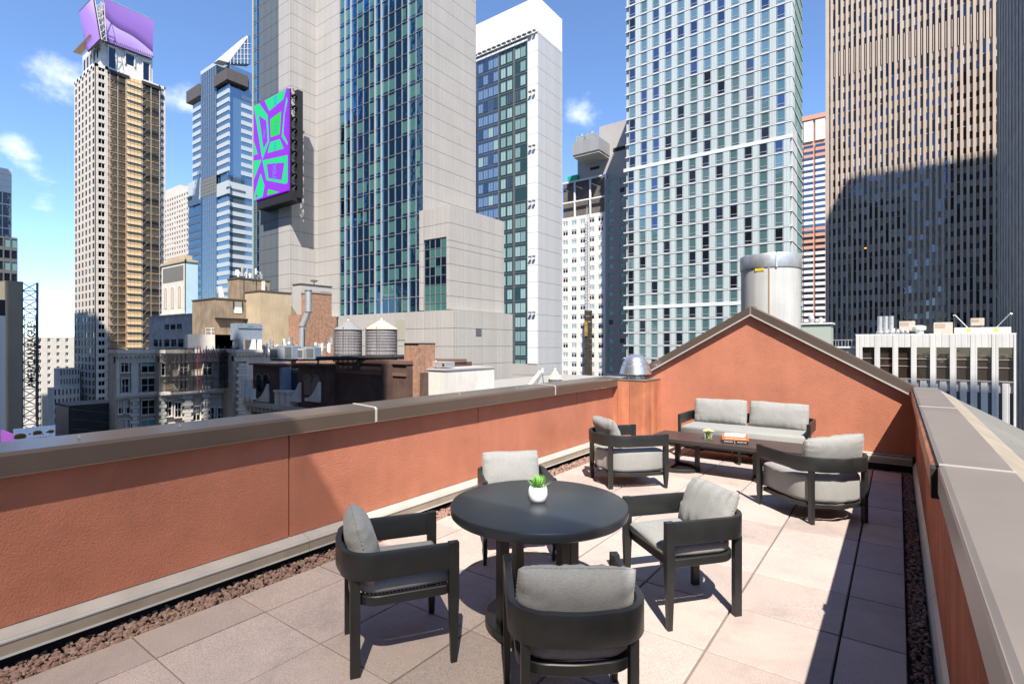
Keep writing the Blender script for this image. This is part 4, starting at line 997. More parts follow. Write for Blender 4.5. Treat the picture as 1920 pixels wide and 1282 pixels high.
hx = thing('construction_hoist', 'dark lattice hoist mast climbing the white apartment block', 'hoist', (P_Y(1103, 138)[0], 138, GROUND))
mb = MB(); zt = zg(1103, 592, 138); cx_ = P_Y(1103, 138)[0]
for k in range(34):
    z = zt+k*.95
    for dx in (-.45, .45): mb.bar((cx_+dx, 138, z), (cx_+dx, 138, z+.95), .09, 4)
    mb.bar((cx_-.45, 138, z), (cx_+.45, 138, z+.95), .06, 4); mb.bar((cx_-.45, 138, z), (cx_+.45, 138, z), .06, 4)
mb.build('mast', EQUIP, hx)
mb = MB(); z = GROUND
while z < zt:
    for s_ in (-1, 1): mb.box(cx_+s_*.95-.12, cx_+s_*.95+.12, 137.6, 138.4, z, z+1.6)
    mb.box(cx_-1.0, cx_+1.0, 137.8, 138.3, z+.05, z+1.5); z += 1.65
mb.build('cable_run', mat('dark_hoist', (.045, .035, .025), rough=.9, noise_amt=.4, nscale=1), hx)
mb = MB(); mb.box(cx_-1.0, cx_-.1, 137.5, 138.2, zt-6, zt-1.5); mb.build('yellow_cage', mat('worn_yellow', (.32, .22, .06), rough=.8, noise_amt=.5, nscale=1), hx)
# ---------------------------------------------------------------- orange and white office tower far behind
ot = thing('orange_tower', 'distant office tower banded in white with orange piers', 'tower', (-37, 350, GROUND))
Yo = 345; fo = Face('S', P_Y(1490, Yo)[0], Yo); x1 = P_Y(1560, Yo)[0]; Wd = x1-fo.X; zt = hgt(212, P_Y(1540, Yo)[1])
ORG = mat('orange_brick', (.52, .27, .19), rough=.85); OWH = mat('office_white', (.66, .64, .61), rough=.7)
core(ot, fo.X, x1, Yo+.6, Yo+30, GROUND, zt, ORG)
mb = MB(); fo.box(mb, 0, Wd, zt-2.6, zt, -.7, .5); mb.build('parapet', ORG, ot)
nbay = 2; cx = [fo.u(1505), fo.u(1527)]; bays = [(fo.u(1489), fo.u(1504.5)), (fo.u(1507), fo.u(1524.5)), (fo.u(1529), fo.u(1547)), (fo.u(1551), Wd)]
for (a, b) in bays:
    mb = MB(); fo.box(mb, a, b, zt-15, zt-3.4, -.6, .2); mb.build('blank_panel', OWH, ot)
z = zt-19; k = 0
while z > -35:
    orow = k in (0, 1) or 13 <= k <= 16
    for (a, b) in bays:
        mb = MB(); fo.box(mb, a, b, z, z+1.7, -.6, .1); mb.build('window_strip', G_DARK, ot)
        mb = MB(); fo.box(mb, a, b, z-1.8, z, -.6, .2); mb.build('spandrel', ORG if orow else OWH, ot)
    z -= 3.5; k += 1
# ---------------------------------------------------------------- beige striped tower
bt_ = thing('striped_tower', 'massive beige office tower of narrow vertical piers, lower half in shadow', 'tower', (2, 215, GROUND))
Yb = 199.0; fb2 = Face('S', P_Y(1548, Yb)[0], Yb); x1 = P_Y(1895, Yb)[0]; Wd = x1-fb2.X
core(bt_, fb2.X+.1, x1, Yb+.9, Yb+40, GROUND, 150, BEIGE2)
nb = 31; bp = (Wd-.9)/nb
for i in range(nb+1):
    mb = MB(); u = .0+bp*i; fb2.box(mb, u, u+.66 if i else u+1.0, GROUND, 150, -.9, .25); mb.build('pier', BEIGE, bt_)
WB = [glass('office_glass_%d' % i, t, r, b) for i, (t, r, b) in enumerate((((.30, .27, .26), .14, (.024, .017, .012)), ((.30, .28, .28), .12, (.07, .055, .042)), ((.34, .36, .45), .26, (.014, .012, .014))))]
sths = 3.95; z = -50; fl = 0; mbw = MB(); mbs = MB(); amb = MB(); lou = MB()
zl0, zl1 = fb2.uv(1557, 150)[1], fb2.uv(1557, 108)[1]
while z < 148:
    for i in range(nb):
        u0 = bp*i+.66 if i else 1.0; u1 = bp*(i+1); r_ = rc.random()
        if zl0-.5 < z+sths/2 < zl1+.5:
            fb2.box(mbw, u0, u1, z, z+sths, -.8, -.45, 0); fb2.box(lou, (u0+u1)/2-.10, (u0+u1)/2+.10, z, z+sths, -.45, -.1); continue
        hh = (.40 if r_ < .45 else .55 if r_ < .85 else .93)*sths
        if rc.random() < .06: hh = sths
        fb2.box(mbw, u0, u1, z, z+hh, -.8, -.45, rc.choices((0, 1, 2), (5, 2, 3))[0])
        if hh < sths: fb2.box(mbs, u0, u1, z+hh, z+sths, -.8, -.36 if r_ > .35 else -.40, rc.choices((0, 1), (3, 1))[0])
        if z < 40 and rc.random() < .004: fb2.box(amb, u0+.1, u1-.1, z+hh-.9, z+hh-.55, -.46, -.43)
    z += sths; fl += 1
for (m_, nm, mt) in ((mbw, 'windows', WB), (mbs, 'spandrels', [BEIGE2, mat('pale_blind', (.42, .40, .37), rough=.8)]), (lou, 'louvres', [BEIGE]), (amb, 'lit_ceiling_lights', [mat('amber_light', (.5, .2, .03), emis=((1, .42, .08), 1.2))])):
    o = m_.build(nm, mt, bt_); o['kind'] = 'stuff'
# dark tower at the right edge
dk = thing('dark_tower', 'dark grey finely ribbed tower filling the right edge, in shade', 'tower', (38, 125, GROUND))
core(dk, 17.3, 60, 100, 150, GROUND, 100, mat('dark_rib_core', (.2, .2, .205), rough=.6)); fk = Face('W', 17.2, 150)
for i in range(60):
    mb = MB(); u = i*50/60; fk.box(mb, u, u+.42, GROUND, 100, -.15, .18 if i % 4 else .32); mb.build('vertical_rib', mat('dark_rib', (.30, .285, .28), rough=.5, noise_amt=.25, nscale=.35), dk)
# ---------------------------------------------------------------- low white office building on the right
wo = thing('white_office_building', 'low white concrete office building with tall brown windows in bays', 'building', (3, 92, GROUND))
Yw = 85.0; X0, X1 = P_Y(1605, Yw)[0], P_Y(1905, Yw)[0]; fwf = Face('S', X0, Yw); Wd = X1-X0; zr = lambda py: hgt(py, 66)
WC = mat('white_ribbed_concrete', (.54, .525, .50), rough=.75, rib=.62, noise_amt=.06, nscale=.5)
zt = zr(627); za, zb_ = zr(651), zr(711)
core(wo, X0+.1, X1-.1, Yw+.9, Yw+22, GROUND, zt-.4, WC)
edges = [(1605, 1617)]+[]
wpx = [(1617, 1640), (1650, 1673.5), (1684, 1708), (1718.5, 1744), (1755.5, 1781), (1793, 1819.5), (1832, 1859.5), (1872, 1900.5)]
mb = MB(); prev = 0
for k, (a, b) in enumerate(wpx+[(1905, 1905)]):
    mb = MB(); u1 = fwf.u(a) if k < 8 else Wd; fwf.box(mb, prev, u1, -50, zt-.02, -.9, .15); mb.build('pier', WC, wo); prev = fwf.u(b) if k < 8 else Wd
WINB = glass('brown_window', (.5, .45, .4), .16, (.035, .027, .02)); FRM = mat('bronze_frame', (.32, .28, .25), rough=.5)
for k, (a, b) in enumerate(wpx):
    u0, u1 = fwf.u(a), fwf.u(b)
    mb = MB(); fwf.box(mb, u0, u1, za, zt-.02, -.9, .10); mb.build('parapet_panel', WC, wo)
    w_ = u1-u0; h_ = za-zb_
    for (f0, f1) in ((.64, 1), (.40, .62), (0, .38)):
        mb = MB(); fwf.box(mb, u0, u1, zb_+h_*f0, zb_+h_*f1, -.8, -.35); mb.build('window', WINB, wo)
    mb = MB(); fwf.box(mb, u0, u1, zb_+h_*.62, zb_+h_*.64, -.8, -.25); fwf.box(mb, u0, u1, zb_+h_*.38, zb_+h_*.40, -.8, -.25); fwf.box(mb, u0, u1, zb_-.12, zb_, -.8, .12); mb.build('window_rail', FRM, wo)
    z = zb_-.12
    for fi in range(4):
        mb = MB(); fwf.box(mb, u0, u1, z-1.3, z, -.8, -.15); mb.build('spandrel', GREYC, wo)
        mb = MB(); um = (u0+u1)/2; fwf.box(mb, um-.32, um+.32, z-8.0, z-.02, -.8, .05); mb.build('mid_pier', WC, wo)
        mb = MB(); fwf.box(mb, u0, um-.32, z-8.0, z-1.3, -.8, -.3); mb.build('window', G_DEEP, wo)
        mb = MB(); fwf.box(mb, um+.32, u1, z-8.0, z-1.3, -.8, -.3); mb.build('window', G_DEEP, wo)
        z -= 8.0
core(wo, X0-.05, X1+.05, Yw-.05, Yw+22, zt-.02, zt+.12, WC, 'roof_edge')
# its rooftop plant
def at(px, Y, z): return (P_Y(px, Y)[0], Y, z)
CAN = ('leftmost', 'middle', 'rightmost')
for i, px in enumerate((1650, 1660.5, 1671)):
    c = thing('exhaust_pipe', '%s of three upright silver exhaust pipes on the white office roof' % CAN[i], 'pipe', at(px, 88, zt+.1), 0, 'exhaust pipes on the white roof')
    mb = MB(); mb.lathe((0, 0, 0), [(.30, .35), (.30, 2.5)], 20); mb.build('pipe', GALV, c, smooth=40, local=True)
    mb = MB(); mb.lathe((0, 0, 0), [(.45, 0), (.45, .35), (.34, .5), (.30, .5)], 20); mb.build('base', GALV, c, smooth=40, local=True)
EQT = mat('sun_bleached_unit', (.50, .42, .35), rough=.7, noise_amt=.12, nscale=2)
for (px, w_, h_, e, lb) in ((1701, 1.7, 1.25, .5, 'square tan rooftop air unit on legs right of the exhaust pipes'), (1768, 1.9, 1.5, 0, 'tall tan rooftop air unit in the middle of the white office roof'), (1832, 1.25, .95, 1.0, 'small tan rooftop unit behind the low white plant screen')):
    c = thing('air_unit', lb, 'air conditioner', at(px, 88.5, zt+.1), 0)
    mb = MB(); mb.prism([(-w_/2, -.7), (w_/2, -.7), (w_/2, .7), (-w_/2, .7)], e, e+h_, r=.03, n=1); mb.build('casing', EQT, c, local=True)
    mb = MB(); mb.box(-w_*.44, w_*.1, -.73, -.69, e+h_*.55, e+h_*.9); mb.build('grille', mat('tan_grille', (.36, .29, .24)), c, local=True)
    mb = MB()
    for sx in (-1, 1): mb.box(sx*w_*.42-.05, sx*w_*.42+.05, -.65, .65, 0, max(e, .05))
    mb.build('support', STEEL, c, local=True)
c = thing('rooftop_tank', 'round white rooftop drum between the two tan air units', 'tank', at(1724, 88, zt+.1)); mb = MB(); mb.lathe((0, 0, 0), [(.45, 0), (.45, .5), (.7, .6), (.72, 1.0), (.5, 1.1)], 24); mb.build('drum', EQW, c, smooth=35, local=True); mb = MB(); mb.lathe((0, 0, 0), [(.5, 1.1), (.3, 1.2)], 24); mb.build('lid', GALV, c, local=True)
c = thing('pipe_manifold', 'low cluster of silver pipes beside the exhaust pipes', 'pipes', at(1682, 88, zt+.1))
for k in range(5): mb = MB(); mb.lathe((-.9+k*.5, 0, 0), [(.22, 0), (.22, .5+.2*(k % 2)), (.1, .65+.2*(k % 2))], 12); mb.build('pipe_head', GALV, c, smooth=40, local=True)
mb = MB(); mb.box(-2.2, 2.4, -.6, -.5, .75, .8); mb.box(-2.2, 2.4, -.6, -.5, .4, .44); mb.build('guard_rail', GALV, c, local=True)
c = thing('window_washing_rig', 'white window washing rig with two angled arms and yellow patches', 'hoist', at(1841, 86.4, zt+.1))
mb = MB(); mb.box(-2.6, 2.6, -.3, .3, .05, .75); mb.build('platform', EQW, c, local=True)
for sx in (-1, 1):
    mb = MB(); mb.bar((sx*1.35, 0, .75), (sx*2.55, 0, 2.35), .06); mb.build('arm', GALV, c, local=True)
    mb = MB(); mb.bar((sx*2.55, 0, 2.35), (sx*2.72, 0, 2.28), .09); mb.build('pulley', GALV, c, local=True)
    mb = MB(); mb.bar((sx*2.66, 0, 2.25), (sx*2.6, 0, .7), .02); mb.build('cable', STEEL, c, local=True)
    mb = MB(); mb.box(sx*1.25-.2, sx*1.25+.2, -.32, -.3, .2, .6); mb.build('yellow_patch', mat('yellow_paint', (.75, .45, .04)), c, local=True)
c = thing('rooftop_box', 'pale green box with a lamp beyond the gable, right of the flue', 'equipment box', at(1527, 40, -6))
z = P_Y(1527, 40)[1]; h0 = hgt(608, z)+6
mb = MB(); mb.box(-.75, .95, 0, 1.5, 0, h0); mb.build('box', mat('pale_green_box', (.34, .38, .33), rough=.6), c, local=True)
mb = MB(); mb.box(-.85, 1.05, -.1, 1.6, h0, h0+.1); mb.build('lid', EQW, c, local=True)
mb = MB(); mb.lathe((-.2, .2, h0+.1), [(.12, 0), (.2, .2), (.16, .4), (.05, .5)], 16); mb.build('lamp_head', EQUIP, c, smooth=40, local=True)
mb = MB(); mb.lathe((.35, .2, h0+.1), [(.1, 0), (.15, .25), (.05, .35)], 16); mb.build('lamp_head', EQW, c, smooth=40, local=True)
c = thing('roof_terrace', 'low roof with a railing left of the white office building', 'roof terrace', (P_Y(1575, 86)[0], 92, GROUND))
xa, xb = P_Y(1500, 86)[0], X0-.1; za_ = hgt(640, P_Y(1580, 86)[1])
mb = MB(); mb.box(xa, xb, 86, 110, GROUND, za_-.9); mb.build('building_block', GREYC, c); mb = MB()
mb.box(xa, xb, 85.9, 86.0, za_+.15, za_+.25); mb.build('top_rail', GALV, c)
for k in range(24): mb = MB(); x = xb-.1-k*.38; mb.box(x, x+.06, 85.92, 85.98, za_-.9, za_+.15); mb.build('baluster', GALV, c)
mb = MB(); mb.box(xa, xb, 85.7, 86.3, za_-.9, za_-.7); mb.build('roof_edge', EQW, c)
# ---------------------------------------------------------------- slim apartment tower with scaffolding and purple billboards
at_ = thing('apartment_tower', 'slim cream apartment tower wrapped in scaffolding and tan sheathing', 'tower', (-265, 80, GROUND))
XA, YA = -252.0, 68.5; XW = -278.0; YB = 92.9; TP = 111.3
core(at_, XW+.3, XA-.3, YA+.3, YB-.3, GROUND, TP-.4, CREAM)
fS = Face('S', XW, YA); fE = Face('E', XA, YA); st = 3.13; nr = 46
z0 = TP-1.6-st*nr
window_wall(at_, fS, 0, 26, z0, TP, 6, nr, .55, .66, CREAM, [G_DEEP, G_DARK], rc, recess=.16, limit=60, weights=(3, 1))
uE1, uE2, uE3, uEend = fE.u(184), fE.u(203), fE.u(298), YB-YA
window_wall(at_, fE, 0, uE2, z0, TP, 1, nr, .50, .62, CREAM, [G_DARK, G_PALE, G_DEEP, G_BLUE], rc, recess=.3, limit=46, frame=EQW, fr=.12, mull=1, weights=(4, 2, 3, 3))
window_wall(at_, fE, uE3, uEend, z0, TP, 1, nr, .60, .62, CREAM, [G_DARK, G_DEEP, G_BLUE], rc, recess=.3, limit=46, frame=EQW, fr=.12, mull=1, weights=(4, 3, 3))
SHE = mat('tan_sheathing', (.50, .31, .14), rough=.85, noise_amt=.25, nscale=.5); SHE2 = mat('pale_sheathing', (.66, .50, .30), rough=.85, noise_amt=.1, nscale=.8); SHB = mat('brown_recess', (.15, .095, .05), rough=.9, noise_amt=.3, nscale=.4)
um1, um2 = fE.u(235), fE.u(264); zz = z0
blk = MB(); 
for j in range(nr):
    z = z0+st*j
    mb = MB(); fE.box(mb, uE2+.1, um1, z+.08, z+st-.08, -.3, -.1); mb.build('sheathing_panel', SHE, at_)
    mb = MB(); fE.box(mb, um2, uE3-.1, z+.08, z+st-.08, -.3, -.1); mb.build('sheathing_panel', SHE if j % 3 else SHB, at_)
    mb = MB(); fE.box(mb, um1, um2, z+.06, z+st-.06, -.3, 1.4); mb.build('sheathing_panel', SHE, at_)
    for i in range(4):
        for q in (0, 1): a = um1+.25+(um2-um1-.4)*i/4; fE.box(blk, a, a+(um2-um1-.4)/4-.22, z+.2+q*st/2, z+q*st/2+st/2-.25, 1.4, 1.46)
    mb = MB(); fE.box(mb, uE2-.2, um1+.3, z-.08, z+.08, .1, 1.3); fE.box(mb, um2-.3, uE3+.2, z-.08, z+.08, .1, 1.3); fE.box(mb, um1, um2, z-.06, z+.06, 1.4, 1.9); mb.build('scaffold_deck', STEEL, at_)
    for (a, b) in ((uE2-.2, um1+.2), (um2-.2, uE3+.2)):
        mb = MB()
        for v in (.6, 1.15): mb.bar(fE.w(a, z+v, 1.3), fE.w(b, z+v, 1.3), .05, 4)
        mb.bar(fE.w(a, z, 1.3), fE.w(a+2.2, z+st, 1.3), .05, 4); mb.build('guard_rail', STEEL, at_)
o = blk.build('sheathing_blocks', SHE2, at_); o['kind'] = 'stuff'
for px in (204, 219, 234, 265, 281, 297):
    mb = MB(); u = fE.u(px); mb.bar(fE.w(u, z0, 1.3), fE.w(u, TP-2, 1.3), .11, 4); mb.build('scaffold_standard', GALV, at_)
mb = MB(); fE.box(mb, uE2-.3, um1+1, TP-2.5, TP-1.2, -.2, 1.6); fE.box(mb, um2, uE3+.3, TP-2.5, TP-1.2, -.2, 1.6); mb.build('dark_canopy', BLACKM, at_)
cz = 122.0
mb = MB(); mb.box(XW+3, XA-1, YA+2, YB-4.5, TP-1, cz); mb.box(XW, XA, YA, YB, TP-1.2, TP); mb.build('crown', CREAMW, at_)
fc2 = Face('E', XA-1, YA+2)
for (a, b, c_, d_) in ((2.6, 4.8, TP+.6, cz-2.4), (8.3, 11.2, TP+4.4, cz-2.2), (14.4, 16.6, TP+.6, cz-3)):
    mb = MB(); fc2.box(mb, a, b, c_, d_, -.3, .06); mb.build('crown_window', G_DEEP, at_)
    mb = MB(); fc2.box(mb, a-.4, a, c_-.3, d_+.5, -.1, .45); fc2.box(mb, b, b+.4, c_-.3, d_+.5, -.1, .45); fc2.box(mb, a-.5, b+.5, d_+.2, d_+.9, -.1, .6); mb.build('pilaster', CREAMW, at_)
fc3 = Face('S', XW+3, YA+2)
for k in range(5):
    mb = MB(); fc3.box(mb, 2+k*4, 3.4+k*4, TP+4, cz-2.5, -.2, .06); mb.build('crown_window', G_DEEP, at_)
mb = MB()
for k in range(26):
    y = YA+k*.78; mb.box(XA-1.6, XA+1.2, y, y+.22, cz-.1, cz+.25)
for k in range(22): x = XW+5+k*.95; mb.box(x, x+.25, YA-1.6, YA+1, cz-.5, cz-.1)
mb.build('outrigger_beams', mat('rusty_beams', (.20, .13, .08), rough=.85), at_)
def purple_print():
    m = bpy.data.materials.new('purple_wave_print'); m.use_nodes = True; nt = m.node_tree; N = nt.nodes; L = nt.links
    geo = N.new('ShaderNodeNewGeometry'); w_ = N.new('ShaderNodeTexWave'); w_.bands_direction = 'DIAGONAL'; w_.wave_profile = 'SAW'; w_.inputs['Scale'].default_value = .03; w_.inputs['Distortion'].default_value = 7; w_.inputs['Detail'].default_value = 1.5; w_.inputs['Detail Scale'].default_value = .8
    L.new(geo.outputs['Position'], w_.inputs['Vector']); cr = N.new('ShaderNodeValToRGB'); L.new(w_.outputs[0], cr.inputs[0])
    cr.color_ramp.elements[0].color = (.10, .04, .19, 1); e = cr.color_ramp.elements.new(.18); e.color = (.29, .15, .50, 1); e = cr.color_ramp.elements.new(.7); e.color = (.40, .21, .62, 1); cr.color_ramp.elements[-1].color = (.62, .45, .80, 1)
    L.new(cr.outputs[0], N['Principled BSDF'].inputs['Base Color']); N['Principled BSDF'].inputs['Roughness'].default_value = .5; return m
PURP = purple_print(); TRUSS = mat('cream_truss', (.50, .44, .36), rough=.7)
def billboard(name, label, P4, nrm, m, group=None, th=.5, trm=TRUSS, ns=6, back=3.0):
    """a tilted board through four corners (bl, br, tr, tl) with its truss behind"""
    bb = thing(name, label, 'billboard', P4[0], 0, group); P = [Vector(p) for p in P4]; n = Vector(nrm)
    mb = MB(); q = P+[p-n*th for p in P]; k = 0; mb.v = [tuple(p) for p in q]
    mb.f = [(0, 1, 2, 3), (7, 6, 5, 4), (0, 4, 5, 1), (1, 5, 6, 2), (2, 6, 7, 3), (3, 7, 4, 0)]; mb.m = [0]+[1]*5; mb.build('face', [m, BLACKM], bb)
    for i in range(ns+1):
        t = i/ns; b = P[0].lerp(P[1], t)-n*(th+.1); c = P[3].lerp(P[2], t)-n*(th+.1); b2 = b-n*back*.5; c2 = c-n*back
        mb = MB(); mb.bar(b, c, .12, 4); mb.bar(b2, c2, .12, 4)
        for j in range(6): s0, s1 = j/6, (j+1)/6; mb.bar(b.lerp(c, s0), b2.lerp(c2, s1), .09, 4); mb.bar(b2.lerp(c2, s0), b.lerp(c, s0), .09, 4)
        mb.build('truss_frame', trm, bb)
    mb = MB(); a, b = P[3]+Vector((0, 0, .3)), P[2]+Vector((0, 0, .3)); mb.bar(a, b, .14, 4); mb.bar(a-n*1.5+Vector((0, 0, .8)), b-n*1.5+Vector((0, 0, .8)), .14, 4)
    for i in range(11): c = a.lerp(b, i/10); mb.bar(c, c-n*1.5+Vector((0, 0, .8)), .08, 4)
    mb.build('top_catwalk', trm, bb); return bb
def W3(px, py, face): u, v = face.uv(px, py); return face.w(u, v)
bE0, bE1 = Face('E', XA+.6, YA), Face('E', XA+2.6, YA)
billboard('rooftop_billboard', 'large purple wave billboard facing right on top of the apartment tower', [W3(193, 76, bE0), W3(286, 110, bE0), W3(288.5, 40, bE1), W3(195, -3, bE1)], (1, 0, 0), PURP)
bS0, bS1 = Face('S', XW, YA-.6), Face('S', XW, YA-1.8)
billboard('rooftop_billboard', 'narrow purple billboard facing left on top of the apartment tower', [W3(163, 97, bS0), W3(187, 73, bS0), W3(174, -3, bS1), W3(148, 24, bS1)], (0, -1, 0), PURP)
# ---------------------------------------------------------------- beige tower behind it
b5 = thing('beige_tower', 'distant beige tower between the scaffolded tower and the blue glass tower', 'tower', (-330, 170, GROUND)); Yt = 160; f5 = Face('S', P_Y(300, Yt)[0], Yt); x1 = P_Y(353, Yt)[0]; tp = hgt(362, P_Y(340, Yt)[1])
core(b5, f5.X, x1-.2, Yt+.5, Yt+30, GROUND, tp, CREAM); core(b5, f5.X, x1-16, Yt+1, Yt+30, tp-.5, tp+7, CREAM, 'setback')
window_wall(b5, f5, 0, x1-f5.X, tp-34*3.6, tp, 12, 34, .55, .5, CREAM, [G_DARK, G_DEEP, G_PALE], rc, recess=.4, limit=60, weights=(3, 3, 1))
# ---------------------------------------------------------------- blue glass office tower with the sloped top
bt2 = thing('blue_glass_tower', 'blue glass office tower with white bands, brown boxes and a slanted tip', 'tower', (-265, 122, GROUND)); Yt = 116.0; XT = -246.6
f6 = Face('S', P_Y(362, Yt)[0], Yt); f6e = Face('E', XT, Yt); X0 = f6.X; ht_ = lambda px, py: hgt(py, P_Y(px, Yt)[1])
c1, c2, c3 = f6.u(378.5), f6.u(408), f6.u(430); topW = ht_(430, 155); GB = glass('office_blue_glass', (.40, .54, .64), .5, (.05, .085, .11)); GS = glass('office_sky_glass', (.42, .54, .64), .5, (.10, .15, .19)); BND = mat('office_white_band', (.43, .47, .49), rough=.4)
core(bt2, X0+.2, XT-.2, Yt+.4, 136, GROUND, topW-4, GB)
mb = MB(); f6.box(mb, c1, c2, GROUND, ht_(400, 128), -6, .5); mb.build('glass_shaft', GB, bt2)
mb = MB(); f6.box(mb, c1, c2, ht_(400, 128), ht_(400, 121), -6, .6); mb.build('shaft_cap', BND, bt2)
for k in range(7): mb = MB(); u = c1+(c2-c1)*(k+.5)/7; f6.box(mb, u-.08, u+.08, GROUND, ht_(400, 128), .5, .62); mb.build('mullion', MULL, bt2)
for k in range(60): mb = MB(); z = ht_(400, 128)-k*3.0; f6.box(mb, c1, c2, z-.06, z+.06, .5, .58); mb.build('transom', MULL, bt2)
st = 3.93; z = ht_(430, 170); k = 0
ue0, ue1 = f6e.u(452), f6e.u(480)
zlow = ht_(430, 338); zl2 = ht_(430, 366)
while z > -40:
    if not (zl2-2 < z < zlow+2):
        for (f, a, b, nm) in ((f6, 0 if z > zl2 else f6.u(354), c1-.05, 's'), (f6, c2+.05, c3, 's'), (f6e, 0 if z < zl2 else ue0, 14, 'e')):
            mb = MB(); f.box(mb, a, b, z-.95, z+.95, -.3, .35); mb.build('white_band', BND, bt2)
            mb = MB(); f.box(mb, a, b, z+.95, z+st-.95, -.3, .12); mb.build('window_band', (GS if z > zl2 or nm == 's' else glass('office_mid_glass', (.5, .6, .68), .4, (.07, .11, .13))), bt2)
    z -= st
mb = MB(); f6e.box(mb, 0, ue0, zlow, topW, -.3, .1); mb.build('corner_glass', GS, bt2)
for (f, a, b, t_) in ((f6, f6.u(354), c1-.05, ht_(360, 343)), (f6, c2+.05, c3, zlow), (f6e, 0, 14, zlow)): mb = MB(); f.box(mb, a, b, zl2+.8, t_, -.3, .45); mb.build('white_mid_block', BND, bt2)
core(bt2, f6.X+f6.u(354), f6.X+.3, Yt+.1, 136, GROUND, ht_(360, 345), GB, 'wide_base')
LV = mat('dull_glazed_grid', (.16, .165, .14), rough=.4)
for (f, a, b, t_, bo) in ((f6, f6.u(355), f6.u(361), zlow-1, zl2+4), (f6, c1, c2, ht_(395, 332), ht_(395, 366)), (f6, f6.u(427), c3, zlow-3, zl2+3), (f6e, .0, f6e.u(459), zlow-3, zl2+3)):
    mb = MB(); f.box(mb, a, b, bo, t_, -.2, .55); mb.build('grid_glazing', LV, bt2)
    mb = MB(); n_ = max(2, int((b-a)/1.3))
    for i in range(n_+1): u = a+(b-a)*i/n_; f.box(mb, u-.06, u+.06, bo, t_, .55, .65)
    for i in range(6): v = bo+(t_-bo)*i/5; f.box(mb, a, b, v-.06, v+.06, .55, .62)
    mb.build('grid_bars', STEEL, bt2)
BRB = mat('brown_box_cladding', (.085, .07, .062), rough=.6, rib=1.2)
mb = MB(); f6.box(mb, f6.u(354), c1, ht_(365, 189), ht_(365, 167), -8, 1.2); mb.build('brown_box', BRB, bt2)
mb = MB(); f6.box(mb, f6.u(407), c3+1, ht_(430, 152), ht_(430, 131), -8, 1.5); f6e.box(mb, -1, 9, ht_(430, 153), ht_(430, 132), -2, 1.8); mb.build('brown_box', BRB, bt2)
mb = MB(); mb.box(X0+c2, XT-2, Yt+2, 132, topW-4, ht_(430, 112)); mb.build('upper_glass', GS, bt2)
mb = MB(); f6e.poly(mb, [f6e.uv(*p) for p in ((431, 114), (467, 67), (474, 64), (474, 118))], -6, -2); mb.build('tip_glass', glass('tip_blue_glass', (.38, .50, .62), .35, (.10, .16, .22)), bt2)
for k in range(6):
    mb = MB(); px = 436+k*6.5; a, b = f6e.uv(px, 118), f6e.uv(px, 114-(px-431)*1.27); mb.bar(f6e.w(a[0], a[1], -1.9), f6e.w(b[0], b[1], -1.9), .12, 4); mb.build('tip_mullion', EQW, bt2)
for py in (80, 90, 100, 109): mb = MB(); a, b = f6e.uv(431+(114-py)/1.27, py), f6e.uv(474, py); mb.bar(f6e.w(a[0], a[1], -1.9), f6e.w(b[0], b[1], -1.9), .10, 4); mb.build('tip_transom', EQW, bt2)
mb = MB(); f6e.poly(mb, [f6e.uv(*p) for p in ((413, 110), (440, 87), (467, 64.5), (469, 67), (432, 115))], -7, -1.8); mb.build('slanted_roof', EQW, bt2)
# ---------------------------------------------------------------- far left towers, hoarding and lattice sign tower
p1 = thing('glass_tower', 'pale glass tower at the left edge of the picture', 'tower', (-250, 30, GROUND)); f1 = Face('E', -239, 16.); u1 = P_X(22, -239)[0]-16; tp = hgt(318, P_X(20, -239)[1])
core(p1, -262, -239.3, 16, 16+u1, GROUND, tp-.2, GS)
panels(p1, f1, 0, u1, [tp-8+2*k for k in range(5)], EQW, w1=.15, w0=-.4)
z = tp-8-4
while z > -20:
    mb = MB(); f1.box(mb, 0, u1, z, z+.35, -.4, .0); mb.build('floor_band', EQW, p1); z -= 4
for k in range(13): mb = MB(); f1.box(mb, k*(u1-.2)/12, k*(u1-.2)/12+.2, -20, tp-8, -.4, -.05); mb.build('mullion', EQW, p1)
p2 = thing('dark_glass_tower', 'darker glass block standing in front of the pale tower at the left edge', 'tower', (-215, 28, GROUND)); f2 = Face('E', -205, 14.); u2 = P_X(33, -205)[0]-14; tp = hgt(446, P_X(30, -205)[1])
core(p2, -228, -205.4, 14, 14+u2, GROUND, tp-.2, G_DARK)
window_wall(p2, f2, 0, u2, tp-24*3.3, tp, 16, 24, .8, .7, STEEL, [G_DARK, G_TEAL, G_DEEP], rc, recess=.2, limit=150, weights=(3, 3, 2))
XE = -145.; ya_ = P_X(10, XE)[0]; Yt = P_X(42, XE)[0]; tp = hgt(528, P_X(42, XE)[1])
sl_ = thing('billboard_tower', 'tall plain tan billboard slab with a steel lattice end', 'billboard tower', (-150, 26, GROUND))
core(sl_, XE-10, XE, ya_, Yt-.02, GROUND, tp, mat('plain_tan_board', (.27, .235, .17), rough=.8, noise_amt=.1, nscale=.3), 'tan_slab')
fl_ = Face('E', XE, Yt); uL = fl_.u(71); nL = 22; hh = (tp+26)/nL
for (u, w_) in ((0, 0), (uL, 0), (0, -.8), (uL, -.8)): mb = MB(); mb.bar(fl_.w(u, -26, w_), fl_.w(u, tp, w_), .13, 4); mb.build('lattice_post', STEEL, sl_)
